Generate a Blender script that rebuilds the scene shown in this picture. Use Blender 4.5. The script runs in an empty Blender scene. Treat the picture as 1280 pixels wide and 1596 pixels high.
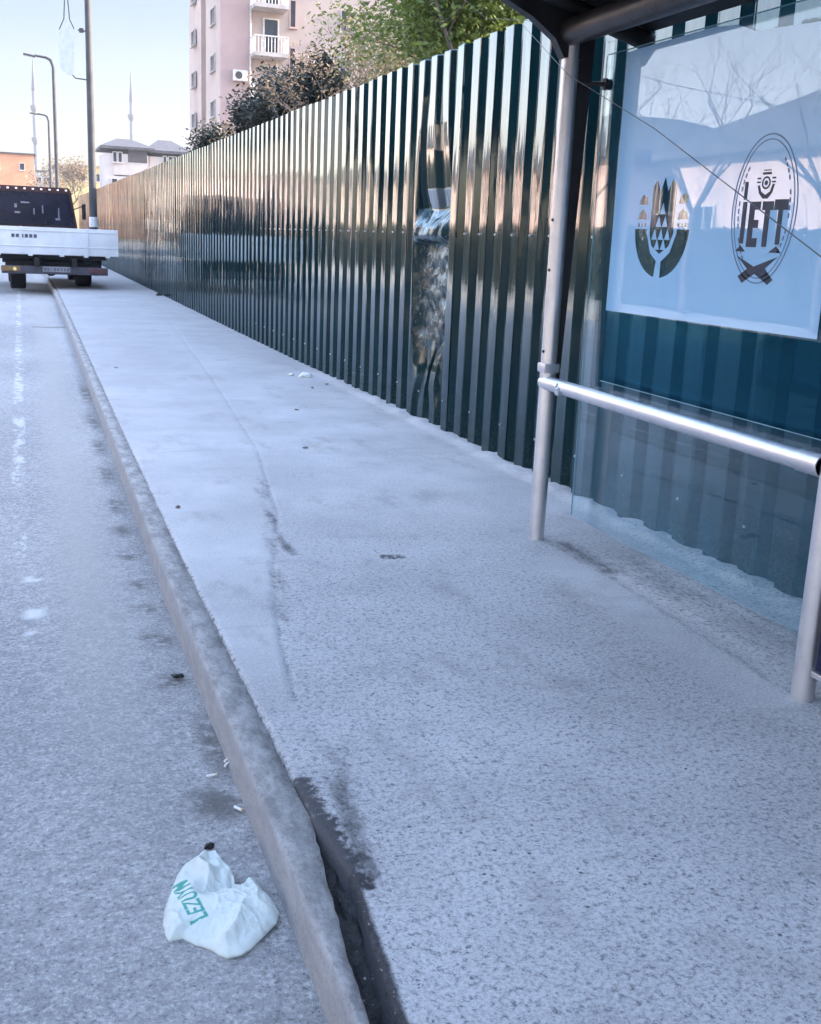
import bpy, bmesh, math, random
from mathutils import Vector, Matrix, noise
from mathutils.bvhtree import BVHTree
random.seed(7)
R = math.radians
sc = bpy.context.scene
COL = sc.collection
SUN_AZ, SUN_EL = 93.0, 21.0          # azimuth clockwise from +Y (street direction)

# ---------------------------------------------------------------- camera
cam_d = bpy.data.cameras.new('camera'); cam = bpy.data.objects.new('camera', cam_d); COL.objects.link(cam)
f = 1713.0
def nrm(v): return v.normalized()
Yc = nrm(Vector((20-640, 798-346, -f)))
up = Vector((640-344, 7700-798, f)); up = nrm(up - Yc*up.dot(Yc)); Xc = Yc.cross(up)
m = Matrix((Xc, Yc, up)).to_4x4(); m.translation = Vector((0, 0, 1.5)); cam.matrix_world = m
cam_d.sensor_fit = 'VERTICAL'; cam_d.sensor_height = 24.0; cam_d.lens = 24.0*f/1596
cam_d.clip_start = 0.05; cam_d.clip_end = 3000
sc.camera = cam

# ---------------------------------------------------------------- world and sun
w = bpy.data.worlds.new('World'); sc.world = w; w.use_nodes = True
nt = w.node_tree; sky = nt.nodes.new('ShaderNodeTexSky'); sky.sky_type = 'NISHITA'; sky.sun_disc = False
sky.sun_elevation = R(SUN_EL); sky.sun_rotation = R(SUN_AZ); sky.air_density = 1.0; sky.dust_density = 1.2; sky.ozone_density = 1.6
bg = nt.nodes['Background']; bg.inputs[1].default_value = 0.15; 
# added ramp: sky brighter overhead than at the horizon, to light the shaded street
tc = nt.nodes.new('ShaderNodeTexCoord'); sx = nt.nodes.new('ShaderNodeSeparateXYZ'); nt.links.new(tc.outputs['Generated'], sx.inputs[0])
rp = nt.nodes.new('ShaderNodeValToRGB'); nt.links.new(sx.outputs[2], rp.inputs[0]); el = rp.color_ramp.elements
el[0].position = 0.0; el[0].color = (.30, .28, .28, 1); el[1].position = .62; el[1].color = (1.18, .99, .86, 1)
e_ = el.new(.09); e_.color = (.305, .250, .235, 1); e_ = el.new(.22); e_.color = (.265, .240, .225, 1)
mu = nt.nodes.new('ShaderNodeVectorMath'); mu.operation = 'MULTIPLY'; nt.links.new(sky.outputs[0], mu.inputs[0]); nt.links.new(rp.outputs[0], mu.inputs[1])
m3 = nt.nodes.new('ShaderNodeVectorMath'); m3.operation = 'SCALE'; m3.inputs['Scale'].default_value = 2.6; nt.links.new(mu.outputs[0], m3.inputs[0])
# added glow low on the left for fence and pane to mirror; dimmed straight ahead
r2 = nt.nodes.new('ShaderNodeValToRGB'); a1 = nt.nodes.new('ShaderNodeMath'); a1.operation = 'MULTIPLY_ADD'; nt.links.new(sx.outputs[0], a1.inputs[0]); a1.inputs[1].default_value = .5; a1.inputs[2].default_value = .5
nt.links.new(a1.outputs[0], r2.inputs[0]); e2 = r2.color_ramp.elements; r2.color_ramp.interpolation = 'EASE'
e2[0].position = .34; e2[0].color = (.90, .78, .74, 1); e2[1].position = .75; e2[1].color = (.5, .5, .5, 1)
e_ = e2.new(.485); e_.color = (.225, .225, .245, 1); e_ = e2.new(.62); e_.color = (.225, .225, .245, 1)
r3 = nt.nodes.new('ShaderNodeMapRange'); r3.interpolation_type = 'SMOOTHSTEP'; nt.links.new(sx.outputs[2], r3.inputs[0]); r3.inputs[1].default_value = .22; r3.inputs[2].default_value = .5; r3.inputs[3].default_value = 0; r3.inputs[4].default_value = 1
m4 = nt.nodes.new('ShaderNodeMix'); m4.data_type = 'RGBA'; nt.links.new(r3.outputs[0], m4.inputs[0]); nt.links.new(r2.outputs[0], m4.inputs[6]); m4.inputs[7].default_value = (.5, .5, .5, 1)
m5 = nt.nodes.new('ShaderNodeVectorMath'); m5.operation = 'MULTIPLY'; nt.links.new(m3.outputs[0], m5.inputs[0]); nt.links.new(m4.outputs[2], m5.inputs[1])
m6 = nt.nodes.new('ShaderNodeVectorMath'); m6.operation = 'SCALE'; m6.inputs['Scale'].default_value = 2.0; nt.links.new(m5.outputs[0], m6.inputs[0])
nt.links.new(m6.outputs[0], bg.inputs[0])
sd = bpy.data.lights.new('sun', 'SUN'); sd.energy = 3.4; sd.angle = R(0.5); sd.color = (1.0, 0.87, 0.75)
sun = bpy.data.objects.new('sun', sd); COL.objects.link(sun)
a, e = R(SUN_AZ), R(SUN_EL)
sdir = Vector((math.sin(a)*math.cos(e), math.cos(a)*math.cos(e), math.sin(e)))
sun.rotation_euler = sdir.to_track_quat('Z', 'Y').to_euler(); sun.location = sdir*200
vs = sc.view_settings; vs.view_transform = 'Standard'; vs.look = 'None'; vs.exposure = 2.3; vs.gamma = 1.0
sc.cycles.max_bounces = 8; sc.cycles.transparent_max_bounces = 24; sc.cycles.use_denoising = True

# ---------------------------------------------------------------- node helpers
class N:
    def __init__(s, name):
        s.m = bpy.data.materials.new(name); s.m.use_nodes = True; s.t = s.m.node_tree; s.t.nodes.clear()
        s.out = s.t.nodes.new('ShaderNodeOutputMaterial'); s.co = s.t.nodes.new('ShaderNodeTexCoord').outputs['Object']
    def n(s, ty, **kw):
        x = s.t.nodes.new(ty)
        for k, v in kw.items(): setattr(x, k, v)
        return x
    def l(s, a, b): s.t.links.new(a, b)
    def put(s, sock, v):
        if hasattr(v, 'is_output') or isinstance(v, bpy.types.NodeSocket): s.l(v, sock)
        else:
            if isinstance(v, (tuple, list)) and len(v) == 3 and sock.type == 'RGBA': v = (*v, 1)
            sock.default_value = v
    def math(s, op, a, b=0.0, c=0.0, clamp=False):
        x = s.n('ShaderNodeMath', operation=op, use_clamp=clamp)
        s.put(x.inputs[0], a); s.put(x.inputs[1], b)
        if op in ('MULTIPLY_ADD', 'SMOOTH_MIN'): s.put(x.inputs[2], c)
        return x.outputs[0]
    def map(s, scale=(1, 1, 1), co=None, loc=(0, 0, 0)):
        x = s.n('ShaderNodeMapping'); s.l(co or s.co, x.inputs[0]); x.inputs['Scale'].default_value = scale; x.inputs['Location'].default_value = loc
        return x.outputs[0]
    def noise(s, scale, detail=4, rough=.55, co=None, dist=0.0):
        x = s.n('ShaderNodeTexNoise'); s.l(co or s.co, x.inputs['Vector'])
        x.inputs['Scale'].default_value = scale; x.inputs['Detail'].default_value = detail; x.inputs['Roughness'].default_value = rough; x.inputs['Distortion'].default_value = dist
        return x.outputs['Fac']
    def vor(s, scale, co=None, out='Distance', feature='F1'):
        x = s.n('ShaderNodeTexVoronoi', feature=feature); s.l(co or s.co, x.inputs['Vector']); x.inputs['Scale'].default_value = scale
        return x.outputs[out]
    def ss(s, v, a, b, lo=0.0, hi=1.0):
        x = s.n('ShaderNodeMapRange', interpolation_type='SMOOTHSTEP'); s.put(x.inputs[0], v)
        x.inputs[1].default_value = a; x.inputs[2].default_value = b; x.inputs[3].default_value = lo; x.inputs[4].default_value = hi
        return x.outputs[0]
    def mix(s, fac, a, b):
        x = s.n('ShaderNodeMix', data_type='RGBA'); s.put(x.inputs[0], fac); s.put(x.inputs[6], a); s.put(x.inputs[7], b)
        return x.outputs[2]
    def attr(s, name, out='Fac'):
        x = s.n('ShaderNodeAttribute'); x.attribute_name = name; return x.outputs[out]
    def bump(s, h, strength=.5, dist=.01, nrm=None):
        x = s.n('ShaderNodeBump'); s.put(x.inputs['Height'], h); x.inputs['Strength'].default_value = strength; x.inputs['Distance'].default_value = dist
        if nrm: s.l(nrm, x.inputs['Normal'])
        return x.outputs[0]
    def bsdf(s, col, rough=.7, metal=0.0, ior=1.45, normal=None, coat=0.0, emit=None, **kw):
        b = s.n('ShaderNodeBsdfPrincipled'); s.put(b.inputs['Base Color'], col); s.put(b.inputs['Roughness'], rough); s.put(b.inputs['Metallic'], metal)
        b.inputs['IOR'].default_value = ior; b.inputs['Coat Weight'].default_value = coat
        if normal: s.l(normal, b.inputs['Normal'])
        for k, v in kw.items(): s.put(b.inputs[k], v)
        return b.outputs[0]
    def done(s, sh): s.l(sh, s.out.inputs['Surface']); return s.m

def plain(name, col, rough=.6, metal=0.0, var=.12, scale=6, bump=.15, bscale=40, ior=1.45, dirt=.0):
    q = N(name); n1 = q.noise(scale, 5); c2 = tuple(max(0, c*(1-2*var)) for c in col); c3 = tuple(min(1, c*(1+var)) for c in col)
    c = q.mix(q.ss(n1, .3, .7), c2, c3)
    if dirt: c = q.mix(q.math('MULTIPLY', q.ss(q.noise(scale*.7, 7, .7), .52, .7), dirt), c, tuple(x*.45 for x in (0.3, .27, .24)))
    r = q.math('ADD', q.math('MULTIPLY', q.noise(scale*2.3, 4), .25), rough-.12)
    return q.done(q.bsdf(c, r, metal, ior, q.bump(q.noise(bscale, 4), bump, .01)))

# ---------------------------------------------------------------- mesh helpers
class MB:
    def __init__(s): s.v = []; s.f = []; s.mi = []
    def add(s, vs, fs, mi=0):
        o = len(s.v); s.v += [tuple(p) for p in vs]; s.f += [tuple(i+o for i in q) for q in fs]; s.mi += [mi]*len(fs); return s
    def box(s, c, d, rot=None, mi=0, bev=0):
        hx, hy, hz = d[0]/2, d[1]/2, d[2]/2
        if bev > 0:
            bm = bmesh.new(); bmesh.ops.create_cube(bm, size=1); bmesh.ops.scale(bm, vec=d, verts=bm.verts)
            bmesh.ops.bevel(bm, geom=bm.edges[:], offset=bev, segments=2, affect='EDGES', profile=.6)
            vs = [v.co.copy() for v in bm.verts]; fs = [[v.index for v in fc.verts] for fc in bm.faces]; bm.free()
        else:
            vs = [Vector((x, y, z)) for x in (-hx, hx) for y in (-hy, hy) for z in (-hz, hz)]
            fs = [(0, 1, 3, 2), (4, 6, 7, 5), (0, 4, 5, 1), (2, 3, 7, 6), (0, 2, 6, 4), (1, 5, 7, 3)]
        if rot is not None: vs = [rot @ p for p in vs]
        return s.add([p+Vector(c) for p in vs], fs, mi)
    def tube(s, pts, r, n=12, cap=True, mi=0):
        pts = [Vector(p) for p in pts]; rs = r if isinstance(r, (list, tuple)) else [r]*len(pts); vs = []; fs = []; prev = None
        for i, p in enumerate(pts):
            t = (pts[min(i+1, len(pts)-1)]-pts[max(i-1, 0)]).normalized()
            if prev is None: u = t.orthogonal().normalized()
            else: u = (prev-t*prev.dot(t)).normalized()
            prev = u; v = t.cross(u)
            for k in range(n):
                an = 2*math.pi*k/n; vs.append(p+(u*math.cos(an)+v*math.sin(an))*rs[i])
        for i in range(len(pts)-1):
            for k in range(n): fs.append((i*n+k, i*n+(k+1) % n, (i+1)*n+(k+1) % n, (i+1)*n+k))
        if cap: fs.append(tuple(range(n))[::-1]); fs.append(tuple((len(pts)-1)*n+k for k in range(n)))
        return s.add(vs, fs, mi)
    def lathe(s, prof, c=(0, 0, 0), n=20, mi=0):
        vs = []; fs = []
        for r, z in prof:
            for k in range(n): an = 2*math.pi*k/n; vs.append((c[0]+r*math.cos(an), c[1]+r*math.sin(an), c[2]+z))
        for i in range(len(prof)-1):
            for k in range(n): fs.append((i*n+k, i*n+(k+1) % n, (i+1)*n+(k+1) % n, (i+1)*n+k))
        fs.append(tuple(range(n))[::-1]); fs.append(tuple((len(prof)-1)*n+k for k in range(n)))
        return s.add(vs, fs, mi)
    def prism(s, poly, axis, a, b, mi=0):   # poly: 2-D points in the two other axes
        def P(p, t): return {'x': (t, p[0], p[1]), 'y': (p[0], t, p[1]), 'z': (p[0], p[1], t)}[axis]
        n = len(poly); vs = [P(p, a) for p in poly]+[P(p, b) for p in poly]
        fs = [tuple(range(n))[::-1], tuple(range(n, 2*n))]+[(k, (k+1) % n, n+(k+1) % n, n+k) for k in range(n)]
        return s.add(vs, fs, mi)
    def build(s, name, mats, parent=None, smooth=False, fix=True):
        me = bpy.data.meshes.new(name); me.from_pydata(s.v, [], s.f)
        for mm in (mats if isinstance(mats, (list, tuple)) else [mats]): me.materials.append(mm)
        if len(me.materials) > 1: me.polygons.foreach_set('material_index', s.mi)
        me.update()
        if fix:
            bm = bmesh.new(); bm.from_mesh(me); bmesh.ops.recalc_face_normals(bm, faces=bm.faces); bm.to_mesh(me); bm.free()
        if smooth:
            me.polygons.foreach_set('use_smooth', [True]*len(me.polygons))
            try: me.set_sharp_from_angle(angle=R(38))
            except Exception: pass
        o = bpy.data.objects.new(name, me); COL.objects.link(o)
        if parent is not None: o.parent = parent
        return o
def tag(o, label=None, cat=None, group=None, kind=None):
    if label: o['label'] = label
    if cat: o['category'] = cat
    if group: o['group'] = group
    if kind: o['kind'] = kind
    return o
def empty(name, loc=(0, 0, 0), rz=0.0):
    o = bpy.data.objects.new(name, None); COL.objects.link(o); o.location = loc; o.rotation_euler = (0, 0, rz); o.empty_display_size = .2; return o
def children(o): return [c for c in COL.objects if c.parent == o]
def copy_tree(o, parent=None):
    c = o.copy(); COL.objects.link(c); c.parent = parent
    for ch in children(o): copy_tree(ch, c)
    return c
def interp(x, tab):
    if x <= tab[0][0]: return tab[0][1]
    for (a, b), (c, d) in zip(tab, tab[1:]):
        if x <= c: return b+(d-b)*(x-a)/(c-a)
    return tab[-1][1]
def sstep(x, a, b):
    t = max(0, min(1, (x-a)/(b-a))); return t*t*(3-2*t)
def nz(x, y, z=0.0): return noise.noise(Vector((x, y, z)))
def segd(px, py, ax, ay, bx, by):
    dx, dy = bx-ax, by-ay; t = max(0, min(1, ((px-ax)*dx+(py-ay)*dy)/(dx*dx+dy*dy))); return math.hypot(px-ax-t*dx, py-ay-t*dy)

# ================================================================ GROUND
ROADZ = -0.14
def kerb_x(y): return interp(y, [(-20, .57), (1.7, .568), (2.6, .573), (4.9, .582), (8.5, .63), (12, .675), (20, .765), (28, .84), (60, .98), (130, 1.1)])
def kerb_w(y): return interp(y, [(-20, .035), (1.2, .026), (1.75, .032), (1.98, .046), (2.25, .078), (2.55, .108), (5, .105), (9, .088), (28, .09), (130, .09)])
def pave_x(y):   # left edge of the pavement slab
    return kerb_x(y)+interp(y, [(-20, .105), (1.4, .080), (1.80, .082), (2.02, .104), (2.22, .130), (2.5, .106), (5, .098), (9, .082), (28, .084), (130, .084)])

# asphalt: dusty worn skin, aggregate, gutter dirt, worn edge line
q = N('worn_asphalt')
X = q.n('ShaderNodeSeparateXYZ'); q.l(q.co, X.inputs[0]); px, py = X.outputs[0], X.outputs[1]
big = q.noise(.9, 5, .6, q.map((1, .35, 1))); fine = q.noise(75, 4, .8); mid = q.noise(24, 5, .7)
col = q.mix(q.ss(big, .3, .7), (.28, .275, .285), (.40, .39, .395))
col = q.mix(q.math('MULTIPLY', q.ss(fine, .50, .66), .6), col, (.66, .64, .65))
col = q.mix(q.math('MULTIPLY', q.ss(fine, .47, .32), .85), col, (.07, .07, .08))
col = q.mix(q.math('MULTIPLY', q.ss(mid, .58, .40), .30), col, (.09, .09, .105))
dust = q.math('MULTIPLY', q.ss(q.math('ABSOLUTE', q.math('SUBTRACT', px, q.math('MULTIPLY_ADD', py, .012, .20))), .26, .02), q.ss(py, 2.0, 5.5))
col = q.mix(q.math('MULTIPLY', dust, .62), col, (.36, .345, .335))
damp = q.math('MULTIPLY', q.attr('damp'), q.ss(q.noise(9, 5, .75, q.map((1, 1.3, 1))), .38, .54))
col = q.mix(q.math('MULTIPLY', damp, .88), col, (.085, .08, .078))
lx = q.math('ABSOLUTE', q.math('SUBTRACT', px, q.math('MULTIPLY_ADD', py, .0045, -.065)))
wear = q.math('ADD', q.noise(11, 5, .75, q.map((1, .38, 1))), q.math('MULTIPLY', q.noise(.8, 2, .5, q.map((0, 1, 0))), .35))
line = q.math('MULTIPLY', q.ss(lx, .060, .025), q.math('MULTIPLY', q.ss(q.math('SUBTRACT', wear, q.ss(py, 9, 3, 0, .14)), .66, .76), q.ss(py, 2.5, 4.5, .25, .8)))
col = q.mix(q.math('MULTIPLY', q.math('MAXIMUM', q.math('MULTIPLY', line, .8), q.attr('paint')), .8), col, (.66, .66, .66))
col = q.mix(q.math('MULTIPLY', q.attr('joint'), .8), col, (.08, .075, .07))
h = q.math('ADD', q.math('MULTIPLY', fine, 1.0), q.math('MULTIPLY', q.noise(230, 3, .7), .5))
M_ASPH = q.done(q.bsdf(col, .82, normal=q.bump(h, .75, .012)))

# pavement concrete
q = N('pavement_concrete')
sm = q.attr('smooth'); big = q.noise(1.1, 6, .62); fine = q.noise(85, 4, .8); pit = q.vor(100); mod = q.noise(2.2, 4, .6)
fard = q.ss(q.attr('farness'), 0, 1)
col = q.mix(q.ss(big, .3, .72), (.33, .325, .335), (.47, .46, .47))
col = q.mix(q.math('MULTIPLY', q.ss(fine, .46, .60), .34), col, (.60, .58, .60))
col = q.mix(q.math('MULTIPLY', q.math('MULTIPLY', q.ss(fine, .50, .30), q.ss(sm, 1, .0, .15, 1)), .75), col, (.16, .16, .175))
g2 = q.noise(46, 5, .8)
col = q.mix(q.math('MULTIPLY', q.math('MULTIPLY', q.ss(g2, .50, .34), q.ss(sm, 1, 0)), .85), col, (.10, .10, .12))
pm = q.math('MULTIPLY', q.ss(pit, .30, .16), q.math('MULTIPLY', q.ss(q.noise(17, 4, .6), .54, .66), q.ss(sm, 1, 0)))
pm2 = q.math('MULTIPLY', q.ss(q.vor(34), .24, .12), q.math('MULTIPLY', q.math('MULTIPLY', q.ss(mod, .47, .60), q.ss(q.noise(19, 3, .6), .50, .58)), q.ss(sm, 1, 0)))
pits = q.math('MAXIMUM', pm, pm2)
col = q.mix(q.math('MULTIPLY', pits, .85), col, (.05, .05, .065))
col = q.mix(q.math('MULTIPLY', q.ss(q.noise(3.2, 6, .7, q.map((1, .5, 1))), .52, .68), .42), col, (.235, .225, .228))
drag = q.noise(3, 4, .6, q.map((.45, 2.2, 1), loc=(3, 1, 0)))
col = q.mix(q.math('MULTIPLY', q.ss(drag, .60, .70), .22), col, (.23, .225, .23))
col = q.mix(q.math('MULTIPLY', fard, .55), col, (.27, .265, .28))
st = q.attr('stain'); sn = q.noise(28, 5, .75, q.map((1, .45, 1)))
col = q.mix(q.math('MULTIPLY', q.ss(q.math('ADD', q.math('MULTIPLY', st, 1.15), q.math('SUBTRACT', sn, .5)), .25, .95), .93), col, (.007, .008, .013))
dd = q.attr('dirt'); col = q.mix(q.ss(q.math('ADD', q.math('MULTIPLY', dd, 1.1), q.math('MULTIPLY', q.math('SUBTRACT', q.noise(40, 5, .8), .5), 2.2)), .45, .95), col, (.055, .052, .058))
h = q.math('SUBTRACT', q.math('MULTIPLY', fine, .8), q.math('MULTIPLY', pits, 1.4))
M_PAVE = q.done(q.bsdf(col, .85, normal=q.bump(h, .55, .010)))

# kerb stone
q = N('kerb_concrete')
g = q.noise(14, 7, .75, q.map((1, .45, 1))); fn = q.noise(80, 5, .85)
top = q.attr('top')
cf = q.mix(q.ss(g, .3, .7), (.29, .285, .30), (.38, .37, .385)); ct = q.mix(q.ss(g, .35, .65), (.20, .192, .192), (.40, .385, .385))
col = q.mix(top, cf, ct)
col = q.mix(q.math('MULTIPLY', q.ss(fn, .5, .3), .5), col, (.07, .065, .065))
col = q.mix(q.math('MULTIPLY', q.math('MULTIPLY', top, q.ss(fn, .55, .7)), .35), col, (.42, .38, .34))
M_KERB = q.done(q.bsdf(col, .85, normal=q.bump(q.math('ADD', fn, q.math('MULTIPLY', g, 1.2)), .6, .012)))
M_BLACK = plain('black_wet_dirt', (.006, .006, .009), .55, var=.4, scale=30, bump=.8, bscale=70)
M_SOIL = plain('soil', (.16, .14, .11), .95, var=.3, scale=2, bump=.6, bscale=20)

def grid(name, xs, ys, zf, mat, attrs=None, xf=None, parent=None):
    nx, ny = len(xs), len(ys); vs = []
    at = {k: [] for k in (attrs or {})}
    for y in ys:
        for i, x in enumerate(xs):
            X_ = xf(x, y) if xf else x
            vs.append((X_, y, zf(X_, y)))
            for k, fn_ in (attrs or {}).items(): at[k].append(fn_(X_, y))
    fs = [(j*nx+i, j*nx+i+1, (j+1)*nx+i+1, (j+1)*nx+i) for j in range(ny-1) for i in range(nx-1)]
    me = bpy.data.meshes.new(name); me.from_pydata(vs, [], fs); me.materials.append(mat)
    for k, vals in at.items():
        A = me.attributes.new(k, 'FLOAT', 'POINT'); A.data.foreach_set('value', vals)
    me.polygons.foreach_set('use_smooth', [True]*len(me.polygons)); me.update()
    o = bpy.data.objects.new(name, me); COL.objects.link(o)
    if parent: o.parent = parent
    return o
def frange(a, b, st):
    n = max(1, int(round((b-a)/st))); return [a+(b-a)*i/n for i in range(n+1)]

tag(grid('ground', frange(-900, 900, 60), frange(-900, 900, 60), lambda x, y: -.20, M_SOIL), kind='structure')
DAMP = [(.50, 2.95, .09, .13), (.47, 3.9, .07, .10), (.49, 4.35, .06, .10), (.49, 4.75, .05, .08), (.50, 5.1, .05, .09), (.49, 5.6, .05, .10), (.50, 6.1, .05, .15),
        (.52, 6.7, .05, .25), (.53, 7.6, .05, .35), (.55, 8.6, .05, .40), (.58, 9.8, .05, .5), (.62, 11.5, .05, .8), (.55, 3.35, .04, .3), (.47, 2.45, .06, .10), (.45, 1.9, .05, .12)]
def damp(x, y):
    if y > 14 or y < 1.5 or x < .3: return 0.0
    return max(1-min(1, ((x-a)/(c*1.3))**2+((y-b)/(d*1.1))**2) for a, b, c, d in DAMP)
PNT = [(.012, 5.26, .035, .055), (.004, 4.76, .05, .085), (.0, 4.52, .036, .045), (-.06, 5.9, .02, .05), (-.10, 4.9, .015, .04)]
def paint(x, y):
    if y < 4 or y > 6.5 or x > .2: return 0.0
    v = max(1-((x-a)/c)**2-((y-b)/d)**2 for a, b, c, d in PNT) + nz(x*40, y*25)*.55
    return sstep(v, .15, .4)
def roadz(x, y): return ROADZ + .008*nz(x*.9, y*.5) + .004*nz(x*4, y*4, 3)*sstep(x, 0, .5) - .010*sstep(x, .3, .5)+.004
def rx(x, y): return x if x < .3 else .3+(x-.3)*(kerb_x(y)+.04-.3)/.3
def joint(x, y): return sstep(.14-abs(y-19.0-(x-.2)*.3), 0, .1) if x > .2 and 18 < y < 20 else 0.0
road = grid('road', [-7.0, -5, -3, -2, -1.4]+frange(-1.0, .6, .04), [-20, -10, -4, -1]+frange(0, 7, .04)+frange(7.15, 24, .15)+frange(25, 60, 2.5)+[70, 90, 130], roadz, M_ASPH, {'damp': damp, 'paint': paint, 'joint': joint}, rx)
tag(road, kind='structure')

# pavement slab
SEAM = [(2.633, 22.04), (1.892, 11.5), (1.574, 7.63), (1.311, 5.785), (1.05, 4.7), (.89, 3.85), (.82, 3.3)]
def seam_x(y): return interp(y, [(b, a) for a, b in reversed(SEAM)])
def smooth_(x, y):
    s = sstep(seam_x(y)-x, -.03, .03)*sstep(y, 3.0, 3.6)*.9
    return max(s, sstep(y, 3.2, 6.5)*.6, sstep(y, 4.5, 9)*.8, .85*sstep(.25-segd(x, y, 2.45, 4.6, 2.4, 2.9), 0, .25))
def stain_(x, y):
    v = 0.0
    if y < 9:
        v = .55*sstep(.13-segd(x, y, 1.24, 5.6, .95, 4.1), 0, .13)*(.6+.8*nz(x*9, y*2.2)) if y > 3.4 else 0
        v = max(v, .62*sstep(.10-segd(x, y, 1.40, 7.0, 1.2, 5.0), 0, .10)*(.55+nz(x*11, y*2)))
        v = max(v, .62*sstep(.075-segd(x, y, .80, 2.70, .745, 2.25), 0, .075), .42*sstep(.12-segd(x, y, .84, 2.92, .78, 2.5), 0, .12))
        v = max(v, .95*sstep(.030-segd(x, y, .712, 2.30, .655, 1.7), 0, .030), 1.15*sstep(.055-segd(x, y, .715, 2.55, .725, 2.2), 0, .055)*(.75+1.3*nz(x*45, y*45)))
        if y < 2.5 and x-edge_(y) < .010: v = 2.2
        v = max(v, .55*sstep(.16-segd(x, y, 2.62, 4.9, 2.62, 4.4), 0, .16), .42*sstep(.05-segd(x, y, 2.58, 4.4, 2.52, 2.95), 0, .05), .4*sstep(.3-segd(x, y, 2.8, 4.6, 2.75, 4.0), 0, .3))
    ln = sstep(.03-abs(x-seam_x(y)), 0, .03)*(.42 if y < 14 else .25)
    return max(v, ln) if y > 3.3 else v
def dirt_(x, y):
    e = x-pave_x(y)
    v = sstep(.045-e, 0, .045)*.55
    if 2.1 < y < 3.1: v = max(v, sstep(.08-segd(x, y, .70, 2.75, .695, 2.3), 0, .08)*.95)
    v = max(v, sstep(x, 3.05, 3.2)*.28, .75*sstep(.06-segd(x, y, 1.64, 4.85, 1.70, 4.84), 0, .03) if 4.7 < y < 5 else 0)
    v = max(v, .45*sstep(.35-segd(x, y, 2.55, 9.3, 2.2, 9.8), 0, .35)*(1 if nz(x*5, y*3) > .0 else .2))
    return v
def edge_(y): return pave_x(y)+.007*nz(2, y*5)+.0025*nz(5, y*19)
def pz(x, y):
    z = .004*nz(x*1.3, y*.9) + .0025*nz(x*7, y*7, 5)
    e = x-edge_(y)
    z -= .012*sstep(.022-e, 0, .022)*(.8+.4*nz(x*8, y*6))
    if e < .003: z -= .11*sstep(2.62-y, 0, .35)+.035
    z += (.022+.022*nz(1, y*4)+.012*nz(x*20, y*11))*sstep(x, 3.06+.05*nz(3, y*5), 3.16)*sstep(14-y, 0, 4)
    z -= .006*sstep(.02-abs(x-seam_x(y)), 0, .02)*(1 if y > 3.3 else 0)
    z += .006*sstep(x, 2.60, 2.66)*sstep(4.7-y, 0, .3) + .005*sstep(x, 2.86, 2.9)*sstep(4.9-y, 0, .3)
    return z
def px_(x, y):
    e0 = edge_(y)
    return e0+(x-.7)*(3.27-e0)/(3.27-.7)
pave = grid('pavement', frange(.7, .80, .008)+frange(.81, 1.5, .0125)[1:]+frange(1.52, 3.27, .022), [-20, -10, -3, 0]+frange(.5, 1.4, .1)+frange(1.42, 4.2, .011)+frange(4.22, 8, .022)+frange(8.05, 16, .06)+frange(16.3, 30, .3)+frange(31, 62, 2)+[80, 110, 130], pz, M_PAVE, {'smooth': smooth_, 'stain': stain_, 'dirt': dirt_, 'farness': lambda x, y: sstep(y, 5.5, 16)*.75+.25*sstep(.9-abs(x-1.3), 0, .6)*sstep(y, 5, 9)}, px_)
tag(pave, kind='structure')

# kerb: face, rounded arris, rough top
ys = [-20, -10, -3]+frange(-1, 1.2, .2)+frange(1.25, 6, .03)+frange(6.1, 16, .1)+frange(16.5, 40, .5)+[60, 90, 130]
vs = []; fs = []; tp = []; NP = 9
for y in ys:
    x0 = kerb_x(y); wd = kerb_w(y); lip = .006*nz(9, y*6)+.004*nz(4, y*30)
    prof = [(x0-.004, ROADZ-.05, 0), (x0-.002+.003*nz(y*9, 1), ROADZ+.01, 0), (x0, -.07, 0), (x0+.001, -.022, 0), (x0+.004, -.008+lip*.3, .5), (x0+.012+lip, -.002+lip*.2, 1),
            (x0+wd*.5, -.004+.004*nz(7, y*14), 1), (x0+wd+lip, -.010+.007*nz(3, y*20), 1), (x0+wd+.006+lip, -.16, 1)]
    for (a_, b_, c_) in prof: vs.append((a_, y, b_)); tp.append(float(c_))
for j in range(len(ys)-1):
    for i in range(NP-1): fs.append((j*NP+i, (j+1)*NP+i, (j+1)*NP+i+1, j*NP+i+1))
me = bpy.data.meshes.new('kerb'); me.from_pydata(vs, [], fs); me.materials.append(M_KERB); A = me.attributes.new('top', 'FLOAT', 'POINT'); A.data.foreach_set('value', tp)
me.polygons.foreach_set('use_smooth', [True]*len(me.polygons)); me.update(); k = bpy.data.objects.new('kerb', me); COL.objects.link(k); tag(k, kind='structure')
# black dirt in the open gap between kerb and pavement
gp = grid('gutter_dirt', frange(.60, .78, .012), [-20, -3]+frange(0, 2.9, .02), lambda x, y: -.085+.055*sstep(y, 1.7, 2.4)+.018*nz(x*30, y*18)-.02, M_BLACK)
tag(gp, kind='structure')
# far side of the street
q = MB(); q.box((-8.6, 40, -.07), (3.2, 180, .22)); o = q.build('pavement', plain('far_paving', (.30, .29, .28), .85, var=.15, scale=1.5, bump=.4)); tag(o, kind='structure')
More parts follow.
